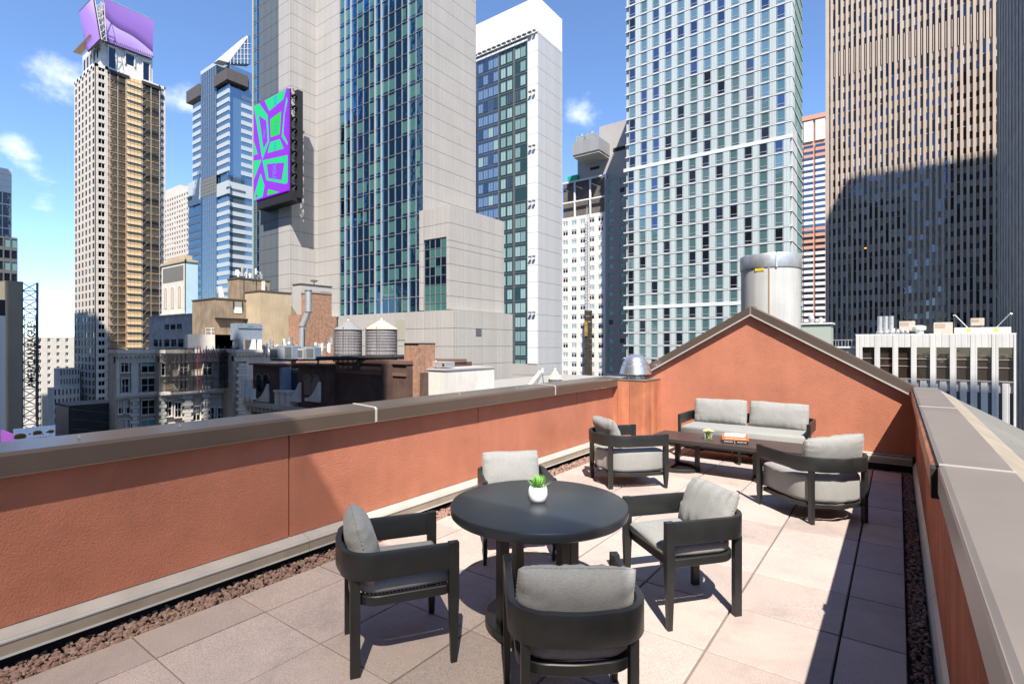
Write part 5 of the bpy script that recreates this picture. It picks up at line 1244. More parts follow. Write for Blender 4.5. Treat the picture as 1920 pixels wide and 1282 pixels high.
for k in range(nL):
    z = -26+hh*k; mb = MB(); a, b = (0, uL) if k % 2 else (uL, 0)
    mb.bar(fl_.w(a, z, 0), fl_.w(b, z+hh, 0), .09, 4); mb.bar(fl_.w(0, z, 0), fl_.w(uL, z, 0), .09, 4); mb.bar(fl_.w(b, z, -.8), fl_.w(a, z+hh, -.8), .08, 4); mb.bar(fl_.w(uL, z, 0), fl_.w(uL, z+hh, -.8), .07, 4); mb.bar(fl_.w(uL, z, 0), fl_.w(uL, z, -.8), .07, 4); mb.build('lattice_bay', STEEL, sl_)
SGN = mat('sign_letter_dark', (.035, .035, .04), rough=.5)
sg_ = thing('vertical_sign', 'vertical AMERICAN EAGLE OUTFITTERS letter sign on the lattice tower', 'sign', fl_.w(uL/2, -4, .3))
ua, ub = fl_.u(58), fl_.u(69); v0, v1 = fl_.uv(58, 737)[1], fl_.uv(58, 598)[1]
text_mesh('lettering', 'AMERICAN EAGLE', 1.62, SGN, sg_, fl_.Mtext(ua, (v0+v1)/2, .45, PI/2), .08, .03)
v0, v1 = fl_.uv(69, 715)[1], fl_.uv(69, 622)[1]
text_mesh('lettering', 'OUTFITTERS', 1.25, SGN, sg_, fl_.Mtext(ub, (v0+v1)/2, .45, PI/2), .06, .02)
mb = MB(); mb.bar(fl_.w(uL*.1, -14, .2), fl_.w(uL*.1, 8, .2), .07, 4); mb.bar(fl_.w(uL*.85, -14, .2), fl_.w(uL*.85, 8, .2), .07, 4); mb.build('sign_rail', STEEL, sg_)
X_ = -130.; ya_ = P_X(-40, X_)[0]; yb_ = P_X(10, X_)[0]; z_ = P_X(8, X_)[1]
wbp = thing('white_hoarding', 'blank white board with a black strip at the far left edge', 'hoarding', (X_, ya_, GROUND))
core(wbp, X_-1, X_, ya_, yb_, -34, hgt(592, z_), EQW, 'white_board'); core(wbp, X_-1, X_, ya_, yb_, hgt(592, z_), hgt(562, z_), BLACKM, 'black_strip')
# white apartment houses left of the scaffolded tower
w3 = thing('white_apartment_house', 'white apartment house low beside the scaffolded tower, its lower floors in shade', 'building', (-310, 70, GROUND)); fE3 = Face('E', -300, P_X(66, -300)[0]); L3 = P_X(150, -300)[0]-fE3.Y; tp = hgt(631, 230)
core(w3, -320, -300.3, fE3.Y, fE3.Y+L3, GROUND, tp-.3, CREAMW)
window_wall(w3, fE3, 0, L3, tp-19*3.1, tp, 5, 19, .36, .5, CREAMW, [G_DEEP, G_DARK], rc, recess=.3, limit=95, frame=EQW, fr=.12, mull=1)
w4 = thing('pale_setback_building', 'small pale setback building at the foot of the scaffolded tower', 'building', (-275, 70, GROUND))
for (pa, pb, X_, py) in ((112, 150, -268, 690), (100, 150, -262, 727)):
    f_ = Face('E', X_, P_X(pa, X_)[0]); L_ = P_X(pb, X_)[0]-f_.Y; tp = hgt(py, P_X(pa, X_)[1]); core(w4, X_-8, X_-.3, f_.Y, f_.Y+L_, GROUND, tp-.2, CREAMW)
    window_wall(w4, f_, 0, L_, tp-6*3.6, tp, 7, 6, .4, .6, CREAMW, [G_DEEP], rc, recess=.3, limit=42)
# black video board and the food billboard
vb = thing('video_board_box', 'big black boxed video board low beyond the parapet', 'video board', (-100, 25, GROUND)); X_ = -95.; ya, yb = P_X(130, X_)[0], P_X(222, X_)[0]; tp = hgt(757, 77); fv = Face('S', P_Y(104, ya)[0], ya)
core(vb, fv.X, X_, ya, yb, -40, tp, BLACKM, 'housing')
mb = MB(); fv.box(mb, .15, X_-fv.X-.15, tp-9, tp-.3, -.1, .05); mb.build('screen', mat('dim_screen', (.03, .06, .065), rough=.25, noise_amt=.8, nscale=.4, col2=(.10, .05, .05)), vb)
fv2 = Face('E', X_, ya)
for k in range(5): mb = MB(); mb.bar(fv2.w(.1, tp-.5-1.4*k, .1), fv2.w(yb-ya, tp-1.8-1.4*k, .1), .05, 4); mb.build('stay_rod', STEEL, vb)
X_ = -115.; fq = Face('E', X_, P_X(26, X_)[0]); qL = P_X(105, X_)[0]-fq.Y; t0, t1 = fq.uv(26, 815)[1], fq.uv(105, 797)[1]
fbd = thing('food_billboard', 'colourful billboard of burgers and fries low at the left', 'billboard', fq.w(0, -24, 0))
mb = MB(); fq.poly(mb, [(0, t0-9), (qL, t0-9), (qL, t1), (0, t1)], -.4, 0)
def food_mat():
    m = mat('glowing_food_print', (.12, .25, .52), rough=.5, noise_amt=.5, nscale=.7, col2=(.55, .62, .72), emis=((.3, .4, .6), .22)); return m  # glow added to the print so the board looks bright in shade
mb.build('face', food_mat(), fbd)
cl = [mat('print_bun', (.45, .20, .05)), mat('print_lettuce', (.10, .28, .03)), mat('print_fries', (.75, .48, .08)), mat('print_red', (.40, .06, .03)), mat('print_white', (.7, .7, .68))]
def ell(u, v, a, b, m, lv, nm, half=False):
    mb = MB(); n_ = 20; T = range(n_+1) if half else range(n_); fq.poly(mb, [(u+a*math.cos((PI if half else 2*PI)*t/n_), v+b*math.sin((PI if half else 2*PI)*t/n_)) for t in T], 0, .01*lv); mb.build(nm, m, fbd)
tm = (t0+t1)/2
for (u, s) in ((.75, .8), (2.9, .62), (4.6, .45)):
    v = tm-.85+.32*(u > 2); ell(u, v-.28*s, .95*s, .2*s, cl[0], 1, 'bun_print'); ell(u, v-.1*s, 1.02*s, .16*s, cl[1], 2, 'lettuce_print'); ell(u, v+.02*s, .95*s, .12*s, cl[3], 3, 'patty_print'); ell(u, v+.1*s, .95*s, .55*s, cl[0], 4, 'bun_print', True)
for k in range(16): mb = MB(); u = 2.4+k*.13; a = math.sin(k*2.1)*.35; fq.poly(mb, [(u, t0-1.6), (u+.09, t0-1.6), (u+.09+a, t0-.75), (u+a, t0-.75)], 0, .055+.002*k); mb.build('fry_print', cl[2], fbd)
for k in range(6): ell(1.9+k*.55, t0-.1-.25*(k % 2), .16, .10, cl[4] if k % 2 else cl[3], 7, 'crumb_print')
fq2 = Face('S', P_Y(6, fq.Y)[0], fq.Y-.3); mb = MB(); fq2.box(mb, 0, X_-fq2.X, t0-9, t0+.1, -.3, 0); mb.build('side_board', mat('glowing_magenta_print', (.55, .16, .62), rough=.5, emis=((.6, .15, .65), .25)), fbd)  # side board carries the same added glow
for k in range(3): mb = MB(); fq2.box(mb, 2, 8-k*1.5, t0-3.0-.7*k, t0-2.7-.7*k, 0, .02); mb.build('side_print', cl[4], fbd)
# ---------------------------------------------------------------- painted wall building and the low white one
mu = thing('painted_wall_building', 'narrow building with three painted arches and a pale blue side wall', 'building', (-200, 78, GROUND)); Yt = 75.; f7 = Face('S', P_Y(303, Yt)[0], Yt); X7 = P_Y(347, Yt)[0]; f7e = Face('E', X7, Yt); L7 = f7e.u(371)
tp = f7e.uv(347, 487)[1]; core(mu, f7.X, X7-.1, Yt+.1, Yt+L7, GROUND, tp-.5, CREAMW)
W7 = X7-f7.X
mb = MB(); f7.box(mb, 0, W7, -10, tp, -.2, 0); mb.build('mural_wall', mat('mural_cream', (.60, .57, .50), rough=.8, noise_amt=.1, nscale=.5), mu)
mb = MB(); f7.box(mb, 1.2, W7-1.2, tp-6.6, tp-1.6, 0, .05); mb.build('grey_panel', mat('mural_grey', (.16, .15, .14)), mu)
for k in range(3):
    uc = 3.4+k*5.6
    for (s, m, lv) in ((1.35, mat('mural_light', (.66, .62, .58)), .04), (1.0, mat('mural_brown', (.40, .30, .27)), .07), (.5, mat('mural_tan', (.55, .48, .38)), .10)):
        mb = MB(); pts = [(uc-1.2*s, tp-15.5), (uc+1.2*s, tp-15.5)]+[(uc+1.2*s*math.cos(t*PI/10), tp-9.8+1.6*s*math.sin(t*PI/10)) for t in range(11)]; f7.poly(mb, pts, 0, lv); mb.build('painted_arch', m, mu)
mb = MB(); f7.box(mb, 0, W7+.1, tp-17.6, tp-17.0, 0, .4); f7.box(mb, 0, W7, tp-18.9, tp-18.4, 0, .25); mb.build('string_course', CREAMW, mu)
mb = MB(); f7.poly(mb, [(4, tp-30), (12, tp-30), (13, tp-23), (9, tp-21.5), (6, tp-23.5)], 0, .06); mb.build('yellow_paint', mat('mural_yellow', (.70, .62, .12)), mu)
mb = MB(); f7e.box(mb, 0, L7, -10, tp-.6, -.2, 0); mb.build('blue_side_wall', mat('pale_blue_wall', (.44, .60, .66), rough=.7, noise_amt=.08, nscale=.4), mu)
mb = MB(); f7.box(mb, -.2, W7+.3, tp-.6, tp+.2, -.3, .3); f7e.box(mb, -.2, L7, tp-.6, tp+.2, -.3, .3); mb.build('cornice', TANB, mu)
core(mu, f7.X+2, X7-3, Yt+1, Yt+L7-.5, tp, tp+2.0, TANB, 'roof_hut')
wl = thing('white_rendered_building', 'low patchy white building with small dark windows on its top floor', 'building', (-135, 56, GROUND)); Yt = 52.; f8 = Face('S', P_Y(279, Yt)[0], Yt); X8 = P_Y(378, Yt)[0]; tp = f8.uv(360, 590)[1]; W8 = X8-f8.X; OW = mat('patchy_white_render', (.46, .45, .45), rough=.9, noise_amt=.3, nscale=.6, streak=.25)
core(wl, f8.X, X8, Yt, 56, GROUND, tp, OW, 'wall_block'); core(wl, f8.X-.2, X8+.2, Yt-.2, 56.2, tp, tp+.3, GREYC, 'parapet_cap')
for (px, py, w_, h_) in ((313, 613, 1.3, 1.2), (324.5, 613, 1.3, 1.2), (336.5, 612, 1.3, 1.2), (292, 643, 1.3, 1.7), (301, 643, .7, 1.7), (313, 643, 1.5, 1.7), (326, 643, 1.5, 1.7), (339, 643, 1.5, 1.9), (358, 641, 2.2, 1.6)):
    u, v = f8.uv(px, py); mb = MB(); f8.box(mb, u-w_*.95, u+w_*.95, v-h_/2, v+h_/2, -.1, .03); mb.build('window', G_DEEP, wl)
    mb = MB(); f8.box(mb, u-w_, u+w_, v-h_/2-.15, v-h_/2, 0, .2); mb.build('sill', CREAM, wl)
f8e = Face('E', X8, Yt); mb = MB(); f8e.box(mb, .9, 6, -8, tp-1.0, -3, .02); mb.build('beige_side_wall', TANW, wl)
tr_ = thing('white_roof_terrace', 'white parapet with a pipe railing on the roof between the brown bulkheads', 'roof terrace', (-100, 40, -1)); X_ = -97.; fz = Face('E', X_, P_X(352, X_)[0]); Lz = P_X(446, X_)[0]-fz.Y
mb = MB(); fz.box(mb, 0, Lz, -3, hgt(627, 92), -1, 0); mb.build('parapet', CREAMW, tr_)
for k in range(2): mb = MB(); mb.bar(fz.w(Lz*.35, hgt(627, 92)+.5+.6*k, -.2), fz.w(Lz, hgt(627, 92)+.5+.6*k, -.2), .06, 6); mb.build('rail', EQW, tr_)
for k in range(7): mb = MB(); u = Lz*.35+Lz*.65*k/6; mb.bar(fz.w(u, hgt(627, 92), -.2), fz.w(u, hgt(627, 92)+1.1, -.2), .06, 6); mb.build('rail_post', EQW, tr_)
# ---------------------------------------------------------------- brown rooftop bulkheads
def bulk(name, label, X_, pa, pb, ptop, zbot, depth, m, cap=True, cat='bulkhead'):
    f = Face('E', X_, P_X(pa, X_)[0]); L_ = P_X(pb, X_)[0]-f.Y; tp = hgt(ptop, P_X(pa, X_)[1]); t = thing(name, label, cat, f.w(L_/2, zbot, -depth/2))
    mb = MB(); f.box(mb, 0, L_, zbot, tp, -depth, 0); mb.build('walls', m, t)
    if cap: mb = MB(); f.box(mb, -.12, L_+.12, tp, tp+.22, -depth-.1, .12); mb.build('coping', mat('rusty_coping', (.10, .075, .055), rough=.8), t)
    return t, f, L_, tp
t, f, L_, tp = bulk('rooftop_bulkhead', 'upper brown rendered rooftop bulkhead with antennas on top', -101.2, 448, 506, 522, -3, 4.4, TANW)
mb = MB(); f.box(mb, .9, 1.0, 8, tp-.1, 0, .05); f.box(mb, 3.3, 3.4, 8, tp-.1, 0, .05); mb.build('wall_seam', BLACKM, t); mb = MB(); f.box(mb, L_*.72, L_*.8, tp-2.6, tp-.1, 0, .5); mb.build('downpipe_box', CREAMW, t)
def antenna(label, x, y, z, h, n_, seed, kind=0):
    r_ = random.Random(seed); a = thing('antenna_mast', label, 'antenna', (x, y, z), 0, 'rooftop antennas')
    mb = MB(); mb.bar((0, 0, 0), (0, 0, h), .05, 6); mb.build('mast', STEEL, a, local=True)
    for k in range(n_):
        t_ = r_.uniform(0, 6.28); rr = r_.uniform(.3, .7); zz = h*r_.uniform(.45, .95); p = Vector((rr*math.cos(t_), rr*math.sin(t_), zz))
        mb = MB(); mb.bar((0, 0, zz), p, .03, 4); mb.obox(p, .22, .3, r_.uniform(.9, 1.5), Matrix.Rotation(t_, 3, 'Z')); mb.build('panel_antenna', EQUIP if r_.random() < .5 else EQW, a, local=True)
    return a
for k in range(5): antenna('thin antenna mast %s on the upper brown bulkhead' % ('nearest the left corner', 'second from the left', 'in the middle', 'second from the right', 'at the right corner')[k], -102.5-.3*k, f.Y+.5+L_*k/5, tp+.2, 1.5+.5*(k % 2), 3, k)
t, f, L_, tp = bulk('rooftop_bulkhead', 'lower weathered brown rooftop bulkhead with a boarded opening', -97, 403, 490, 560, -3, 9, TANW)
u, v = f.uv(446, 577); mb = MB(); f.box(mb, u-.7, u+.7, v-1.0, v+.1, 0, .08); mb.build('white_board', EQW, t); mb = MB(); f.box(mb, u-.75, u+.75, v+.1, v+1.1, 0, .06); mb.build('boarded_opening', mat('grey_board', (.28, .26, .24)), t); mb = MB(); f.box(mb, u-.85, u-.7, v-.2, v+1.1, 0, .15); f.box(mb, u+.7, u+.85, v-.2, v+1.1, 0, .15); mb.build('opening_jamb', BLACKM, t)
u, v = f.uv(471, 581); mb = MB(); f.box(mb, u-.45, u+.45, v-.9, v+.8, 0, .05); mb.build('door', EQBLUE, t)
mb = MB(); v = f.uv(440, 598)[1]; f.box(mb, 0, L_, v-.15, v+.1, 0, .7); mb.build('ledge', BLACKM, t)
c = thing('satellite_dish', 'white satellite dish and cabinet on the lower brown bulkhead', 'satellite dish', (f.w(1.2, tp+.2, -.6)))
mb = MB(); mb.obox((0, 0, 1.1), .5, .8, 2.0, Matrix.Rotation(.2, 3, 'X')); mb.build('panel', EQW, c, local=True); mb = MB(); mb.lathe((.2, .9, .6), [(.0001, .15), (.3, .2), (.45, .32)], 20, cap=False); mb.build('dish', EQW, c, smooth=60, local=True); mb = MB(); mb.bar((0, .3, 0), (0, .3, .8), .08); mb.build('foot', STEEL, c, local=True)
t, f, L_, tp = bulk('rooftop_bulkhead', 'tan rendered bulkhead crossed by a sloping shadow', -92, 488, 546, 546, -3, 5.5, TANB)
t2 = thing('lean_to_roof', 'sloping lean-to roof between the tan bulkhead and the brick chimney', 'roof', (-91, f.Y+L_+1, 5)); y0, y1 = f.Y+L_+.05, f.Y+L_+2.8
mb = MB(); n_ = 0; mb.v = [(-92, y0, 5.0), (-92, y1, 5.0), (-92, y0, tp-2.2), (-97, y0, 5.0), (-97, y1, 5.0), (-97, y0, tp-2.2)]; mb.f = [(0, 1, 2), (5, 4, 3), (0, 3, 4, 1), (1, 4, 5, 2), (2, 5, 3, 0)]; mb.m = [0]*5; mb.build('slope', TANW, t2); mb = MB(); mb.box(-91.9, -91.8, y0+.4, y0+1.6, 1, 5.2); mb.build('dark_opening', BLACKM, t2); mb = MB(); mb.box(-96, -92, y0, y1, -2, 5); mb.build('base_wall', TANW, t2)
# brick chimney, duct, water tanks
def brick_chimney(label, X_, pa, pb, ptop, zb, dep, m, base=None):
    t, f, L_, tp = bulk('brick_chimney', label, X_, pa, pb, ptop, zb, dep, m, cap=False, cat='chimney'); mb = MB(); f.box(mb, -.1, L_+.1, tp, tp+.25, -dep-.1, .1); mb.build('cap', mat('chimney_cap', (.30, .25, .2), rough=.9), t); return t, f, L_, tp
t, f, L_, tp = brick_chimney('tall orange brick chimney block behind the silver duct', -85, 584, 622, 549, -3, 3.2, BRICKO)
mb = MB(); yy0, yy1 = P_X(562, -84.8)[0], P_X(631, -84.8)[0]; mb.box(-88.4, -84.8, yy0, yy1, -3, hgt(592, 96)); mb.build('wide_base', BRICKO, t)
mb = MB(); f.box(mb, L_*.55, L_*.98, tp-.1, tp+.4, -1, -.2); mb.build('vent_slot', STEEL, t)
t, f, L_, tp = bulk('rooftop_hut', 'pale grey rooftop hut with a white dish behind the chimney', -95, 565, 622, 533, 3, 3, mat('pale_hut', (.40, .38, .37), rough=.8), cat='rooftop hut'); 
mb = MB(); mb.lathe(f.w(L_*.5, tp+.3, -1), [(.0001, .5), (.5, .55), (.8, .9)], 20, cap=False); mb.build('dish', EQW, t, smooth=60); mb = MB(); mb.bar(f.w(L_*.5, tp, -1), f.w(L_*.5, tp+.9, -1), .08); mb.build('dish_post', STEEL, t)
du = thing('steel_duct', 'shiny silver cranked exhaust duct rising beside the brick chimney', 'duct', (-79, 47, -3)); z = 86.
def PZ(px, py, zz=z): x, y = P_Z(px, zz); return Vector((x, y, hgt(py, zz)))
pts = [PZ(565, 660), PZ(567, 612), PZ(578, 585), PZ(578, 545)]
for a, b in zip(pts, pts[1:]): mb = MB(); d = (b-a).normalized(); mb.bar(a-d*.15, b+d*.15, .52, 24); mb.build('duct_section', GALV, du, smooth=40)
for p in pts[1:]: mb = MB(); mb.bar(p-Vector((0, 0, .07)), p+Vector((0, 0, .07)), .58, 24); mb.build('flange', STEEL, du, smooth=40)
mb = MB(); a = PZ(566, 655)
for s_ in (-1, 1): mb.bar(a+Vector((s_*.7, 0, 0)), PZ(566, 617)+Vector((s_*.7, 0, 0)), .08, 4)
mb.bar(PZ(566, 617)+Vector((-.7, 0, 0)), PZ(566, 617)+Vector((.7, 0, 0)), .08, 4); mb.build('support_frame', BLACKM, du)
WOOD = mat('grey_tank_wood', (.31, .285, .29), rough=.85, rib=.28, noise_amt=.25, nscale=1.2, streak=.3)
def tank(label, px, zz, dpx, ptop, peave, pbot, coneM, group='rooftop water tanks', legs=True, wm=WOOD):
    x, y = P_Z(px, zz); r = dpx/2*zz/F; z0_, z1_, z2_ = hgt(pbot, zz), hgt(peave, zz), hgt(ptop, zz); t = thing('water_tank', label, 'water tank', (x, y, z0_), 0, group); hh = z1_-z0_; n_ = 30
    for k in range(n_):
        a0, a1 = 2*PI*k/n_, 2*PI*(k+.94)/n_; mb = MB(); P = [(r*math.cos(a0), r*math.sin(a0)), (r*math.cos(a1), r*math.sin(a1)), (.93*r*math.cos(a1), .93*r*math.sin(a1)), (.93*r*math.cos(a0), .93*r*math.sin(a0))]; mb.prism(P, 0, hh); mb.build('stave', wm, t, local=True)
    mb = MB(); mb.lathe((0, 0, 0), [(r*.92, 0), (r*.92, hh)], 30); mb.build('inner_wall', wm, t, local=True)
    for k in range(9): mb = MB(); zz_ = hh*(.05+.9*(k/8)**.85); mb.lathe((0, 0, zz_), [(r*1.0, -.035), (r*1.018, -.035), (r*1.018, .035), (r*1.0, .035)], 40, cap=False); mb.build('hoop', STEEL, t, smooth=30, local=True)
    mb = MB(); mb.lathe((0, 0, hh), [(r*1.03, -.06), (r*1.07, -.02), (r*.6, (z2_-z1_)*.46), (.05, z2_-z1_)], 24, cap=False); mb.build('cone_roof', coneM, t, smooth=20, local=True)
    mb = MB(); mb.lathe((0, 0, hh+z2_-z1_), [(.12, -.05), (.12, .25), (.2, .3)], 12); mb.build('finial', EQW, t, local=True)
    mb = MB(); q = -1.9
    for s_ in (-.09, .09): mb.bar((1.06*r*math.cos(q+s_), 1.06*r*math.sin(q+s_), -.2), (1.06*r*math.cos(q+s_), 1.06*r*math.sin(q+s_), hh*1.05), .03, 4)
    for k in range(12): mb.bar((1.06*r*math.cos(q-.09), 1.06*r*math.sin(q-.09), hh*k/11), (1.06*r*math.cos(q+.09), 1.06*r*math.sin(q+.09), hh*k/11), .02, 4)
    mb.build('ladder', STEEL, t, local=True)
    mb = MB(); mb.bar((r*.98*math.cos(-1.0), r*.98*math.sin(-1.0), .1), (r*1.02*math.cos(-1.0), r*1.02*math.sin(-1.0), hh*1.1), .05, 6); mb.build('overflow_pipe', STEEL, t, local=True)
    return t
CONE1 = mat('grey_felt_cone', (.21, .21, .22), rough=.85, noise_amt=.1, nscale=2); CONE2 = mat('cream_cone', (.60, .51, .33), rough=.8, noise_amt=.08, nscale=2)
tank('round wooden water tank with a grey cone roof, left of the pair', 653, 60, 50, 600, 618, 666, CONE1)
tank('round wooden water tank with a cream cone roof, right of the pair', 715.5, 58, 57, 599, 617, 667, CONE2)
pl = thing('tank_platform', 'black steel platform carrying the two water tanks', 'platform', (P_Z(690, 59)[0], P_Z(690, 59)[1], -1)); 
a = PZ(618, 671, 60); b = PZ(757, 669, 57); d = (b-a).normalized(); pr = Vector((-d.y, d.x, 0))*2.2
for s_ in (-1, 0, 1): mb = MB(); mb.bar(a+pr*s_, b+pr*s_, .22, 4); mb.build('girder', BLACKM, pl)
for k in range(12): mb = MB(); c = a.lerp(b, k/11); mb.bar(c+pr, c-pr, .12, 4); mb.build('cross_beam', BLACKM, pl)
for k in (0, 3, 6, 9, 11): mb = MB(); c = a.lerp(b, k/11); mb.bar(c-pr*.9, c-pr*.9-Vector((0, 0, 1.2)), .12, 4); mb.bar(c+pr*.9, c+pr*.9-Vector((0, 0, 1.2)), .12, 4); mb.build('post', BLACKM, pl)
mb = MB(); mb.bar(PZ(742, 668, 56), PZ(757, 690, 55), .18, 4); mb.bar(PZ(735, 668, 56), PZ(750, 690, 55), .18, 4); mb.build('stair', BLACKM, pl)
# ---------------------------------------------------------------- ornate stone building
ob = thing('ornate_stone_building', 'ornate old stone building with quoins, cornices and black scaffold netting', 'building', (-95, 38, GROUND))
STN = mat('old_pale_stone', (.64, .595, .53), rough=.85, noise_amt=.15, nscale=.7, streak=.2); STT = mat('tan_stone', (.50, .44, .36), rough=.85, noise_amt=.2, nscale=.8, streak=.2)
V = [(-92., 218, 300, STT), (-90., 300, 440, STT), (-86., 440, 545, STT)]; rof = hgt(656, 80); rof2 = rof
secs = []
for (X_, pa, pb, m) in V:
    f = Face('E', X_, P_X(pa, X_)[0]); L_ = P_X(pb, X_)[0]-f.Y; secs.append((f, L_)); core(ob, X_-(3 if pa < 300 else 14), X_-.35, f.Y, f.Y+L_, GROUND, rof-.3, STT)
    mb = MB(); f.box(mb, -.2, L_+.1, rof-.5, rof, -3, .9); f.box(mb, -.1, L_+.05, rof-.9, rof-.5, -1, .6); f.box(mb, 0, L_, rof-1.9, rof-.9, -1, .1); mb.build('cornice', STN, ob)
    k = 0
    while k*.55 < L_-.3: mb = MB(); f.box(mb, .1+k*.55, .35+k*.55, rof-1.15, rof-.88, .1, .55); mb.build('dentil', STN, ob); k += 1
def piece(face, pa, pb, ya, yb, w0, w1, m, nm): u0, v0 = face.uv(pa, yb); u1, v1 = face.uv(pb, ya); mb = MB(); face.box(mb, u0, u1, v0, v1, w0, w1); return mb.build(nm, m, ob)
f1_, f2_, f3_ = secs[0][0], secs[1][0], secs[2][0]
zc1 = f1_.uv(250, 737)[1]
for (f, L_) in secs[:2]:
    mb = MB(); f.box(mb, -.2, L_+.1, zc1-.35, zc1+.1, -.3, .9); f.box(mb, -.1, L_, zc1-.7, zc1-.35, -.3, .45); mb.build('string_cornice', STN, ob)
def win(face, pc, yc, w_, h_, m=G_DEEP, blind=None):
    u, v = face.uv(pc, yc); mb = MB(); face.box(mb, u-w_/2, u+w_/2, v-h_/2, v+h_/2, -.35, -.18); mb.build('window', m, ob)
    mb = MB(); face.box(mb, u-w_/2-.12, u-w_/2, v-h_/2, v+h_/2, -.35, .06); face.box(mb, u+w_/2, u+w_/2+.12, v-h_/2, v+h_/2, -.35, .06); face.box(mb, u-w_/2-.2, u+w_/2+.2, v-h_/2-.2, v-h_/2, -.35, .22); face.box(mb, u-w_/2-.15, u+w_/2+.15, v+h_/2, v+h_/2+.18, -.35, .12); face.box(mb, u-.04, u+.04, v-h_/2, v+h_/2, -.2, -.12); face.box(mb, u-w_/2, u+w_/2, v-.04, v+.04, -.2, -.1); mb.build('window_surround', STN, ob)
    if blind: mb = MB(); face.box(mb, u-w_/2+.1, u+w_/2-.1, v-h_*.1, v+h_/2, -.17, -.13); mb.build('blind', blind, ob)
BL = mat('teal_blind', (.10, .30, .30)); BW = mat('pale_blind', (.42, .40, .37))
for (pc, yc, w_, h_, b) in ((234, 684, .9, 2.1, None), (278, 684, 1.75, 2.2, BL), (235, 723, .8, 2.0, None), (278, 722, 1.75, 2.1, None), (228, 762, .7, 2.0, BW), (238, 762, .7, 2.0, BW), (279, 763, 1.8, 2.1, None), (229, 801, .7, 2.2, BW), (238, 801, .7, 2.2, BW), (279, 800, 1.8, 2.1, BL)): win(f1_, pc, yc, w_, h_, G_DEEP, b)
for (pc, yc, w_, h_, b) in ((316, 766, .85, 2.2, None), (334, 768, .85, 2.2, None), (369, 775, 1.05, 2.2, BW), (396, 777, .9, 2.2, None), (415, 777, 1.1, 2.2, None), (320, 806, .9, 2, None), (345, 689, 1.2, 2.4, None), (390, 689, 1.3, 2.3, None), (390, 729, 1.3, 2.2, BW), (345, 729, 1.2, 2.4, None), (427, 689, 1.2, 2.3, None), (427, 728, 1.2, 2.2, None), (300+10, 689, 1.0, 2.3, None)): win(f2_, pc, yc, w_, h_, G_DEEP, b)
for (a, b) in ((218, 223), (245, 258), (296, 301)):
    mb = MB(); u0, u1 = f1_.u(a), f1_.u(b); f1_.box(mb, u0, u1, zc1, rof-1.9, -.3, .30); mb.build('pilaster', STN, ob)
def quoins(face, ua, ub, z0_, z1_, m=STN):
    k = 0; z = z0_
    while z < z1_-.4:
        d = .0 if k % 2 else .28; mb = MB(); face.box(mb, ua-d, ub+d, z+.03, z+.52, -.2, .30); mb.build('quoin', m, ob); z += .55; k += 1
quoins(f1_, f1_.u(247), f1_.u(256), -30, zc1-.7); quoins(f2_, f2_.u(345), f2_.u(357), -30, zc1-.7); quoins(f2_, f2_.u(381), f2_.u(389), -30, zc1-.7); quoins(f3_, f3_.u(446), f3_.u(460), -30, rof-1.9); quoins(f2_, f2_.u(301), f2_.u(307), -30, zc1-.7)
mb = MB(); f3_.box(mb, f3_.u(462), secs[2][1], rof-5, rof-1.9, -.2, .05); mb.build('plain_panel', STN, ob)
# black netting and scaffold
nm_ = bpy.data.materials.new('black_netting'); nm_.use_nodes = True; nt = nm_.node_tree; N = nt.nodes; tr = N.new('ShaderNodeBsdfTransparent'); mx = N.new('ShaderNodeMixShader'); N['Principled BSDF'].inputs['Base Color'].default_value = (.012, .012, .016, 1); N['Principled BSDF'].inputs['Roughness'].default_value = .9
geo = N.new('ShaderNodeNewGeometry'); nz = N.new('ShaderNodeTexNoise'); nz.inputs['Scale'].default_value = .5; nt.links.new(geo.outputs['Position'], nz.inputs['Vector']); mr = N.new('ShaderNodeMapRange'); mr.inputs['From Min'].default_value = .35; mr.inputs['From Max'].default_value = .65; mr.inputs['To Min'].default_value = .55; mr.inputs['To Max'].default_value = .93; nt.links.new(nz.outputs[0], mr.inputs['Value']); nt.links.new(mr.outputs[0], mx.inputs[0]); nt.links.new(tr.outputs[0], mx.inputs[1]); nt.links.new(N['Principled BSDF'].outputs[0], mx.inputs[2]); nt.links.new(mx.outputs[0], N['Material Output'].inputs[0])
sf_ = thing('scaffold_netting', 'scaffolding with black debris netting over the upper floors of the ornate building', 'scaffolding', f2_.w(6, zc1, 1.6))
for (pa, pb) in ((301, 355), (401, 437)):
    mb = MB(); u0, u1 = f2_.u(pa), f2_.u(pb); n_ = 14; r_ = random.Random(pa)
    P = [(u0+(u1-u0)*i/n_, 1.8+r_.uniform(-.12, .12)) for i in range(n_+1)]
    for i in range(n_): mb.quad([f2_.w(P[i][0], zc1+.2, P[i][1]), f2_.w(P[i+1][0], zc1+.2, P[i+1][1]), f2_.w(P[i+1][0], rof+.3, P[i+1][1]), f2_.w(P[i][0], rof+.3, P[i][1])])
    mb.build('netting', nm_, sf_)
RED = mat('red_strap', (.42, .07, .04)); BLU = mat('blue_strap', (.07, .09, .32))
for k, px in enumerate((355, 361, 366, 378, 390, 400, 412, 424, 436)):
    mb = MB(); u = f2_.u(px); mb.bar(f2_.w(u, zc1+.1, 1.75), f2_.w(u, rof+.6, 1.75), .06, 5); mb.build('standard', (RED if k in (1, 2) else BLU if k == 0 else STEEL), sf_)
for v in (.4, 1.9, 3.2, 4.6, 5.9):
    mb = MB(); mb.bar(f2_.w(f2_.u(302), zc1+v, 1.75), f2_.w(f2_.u(437), zc1+v, 1.75), .05, 5); mb.build('ledger', STEEL, sf_)
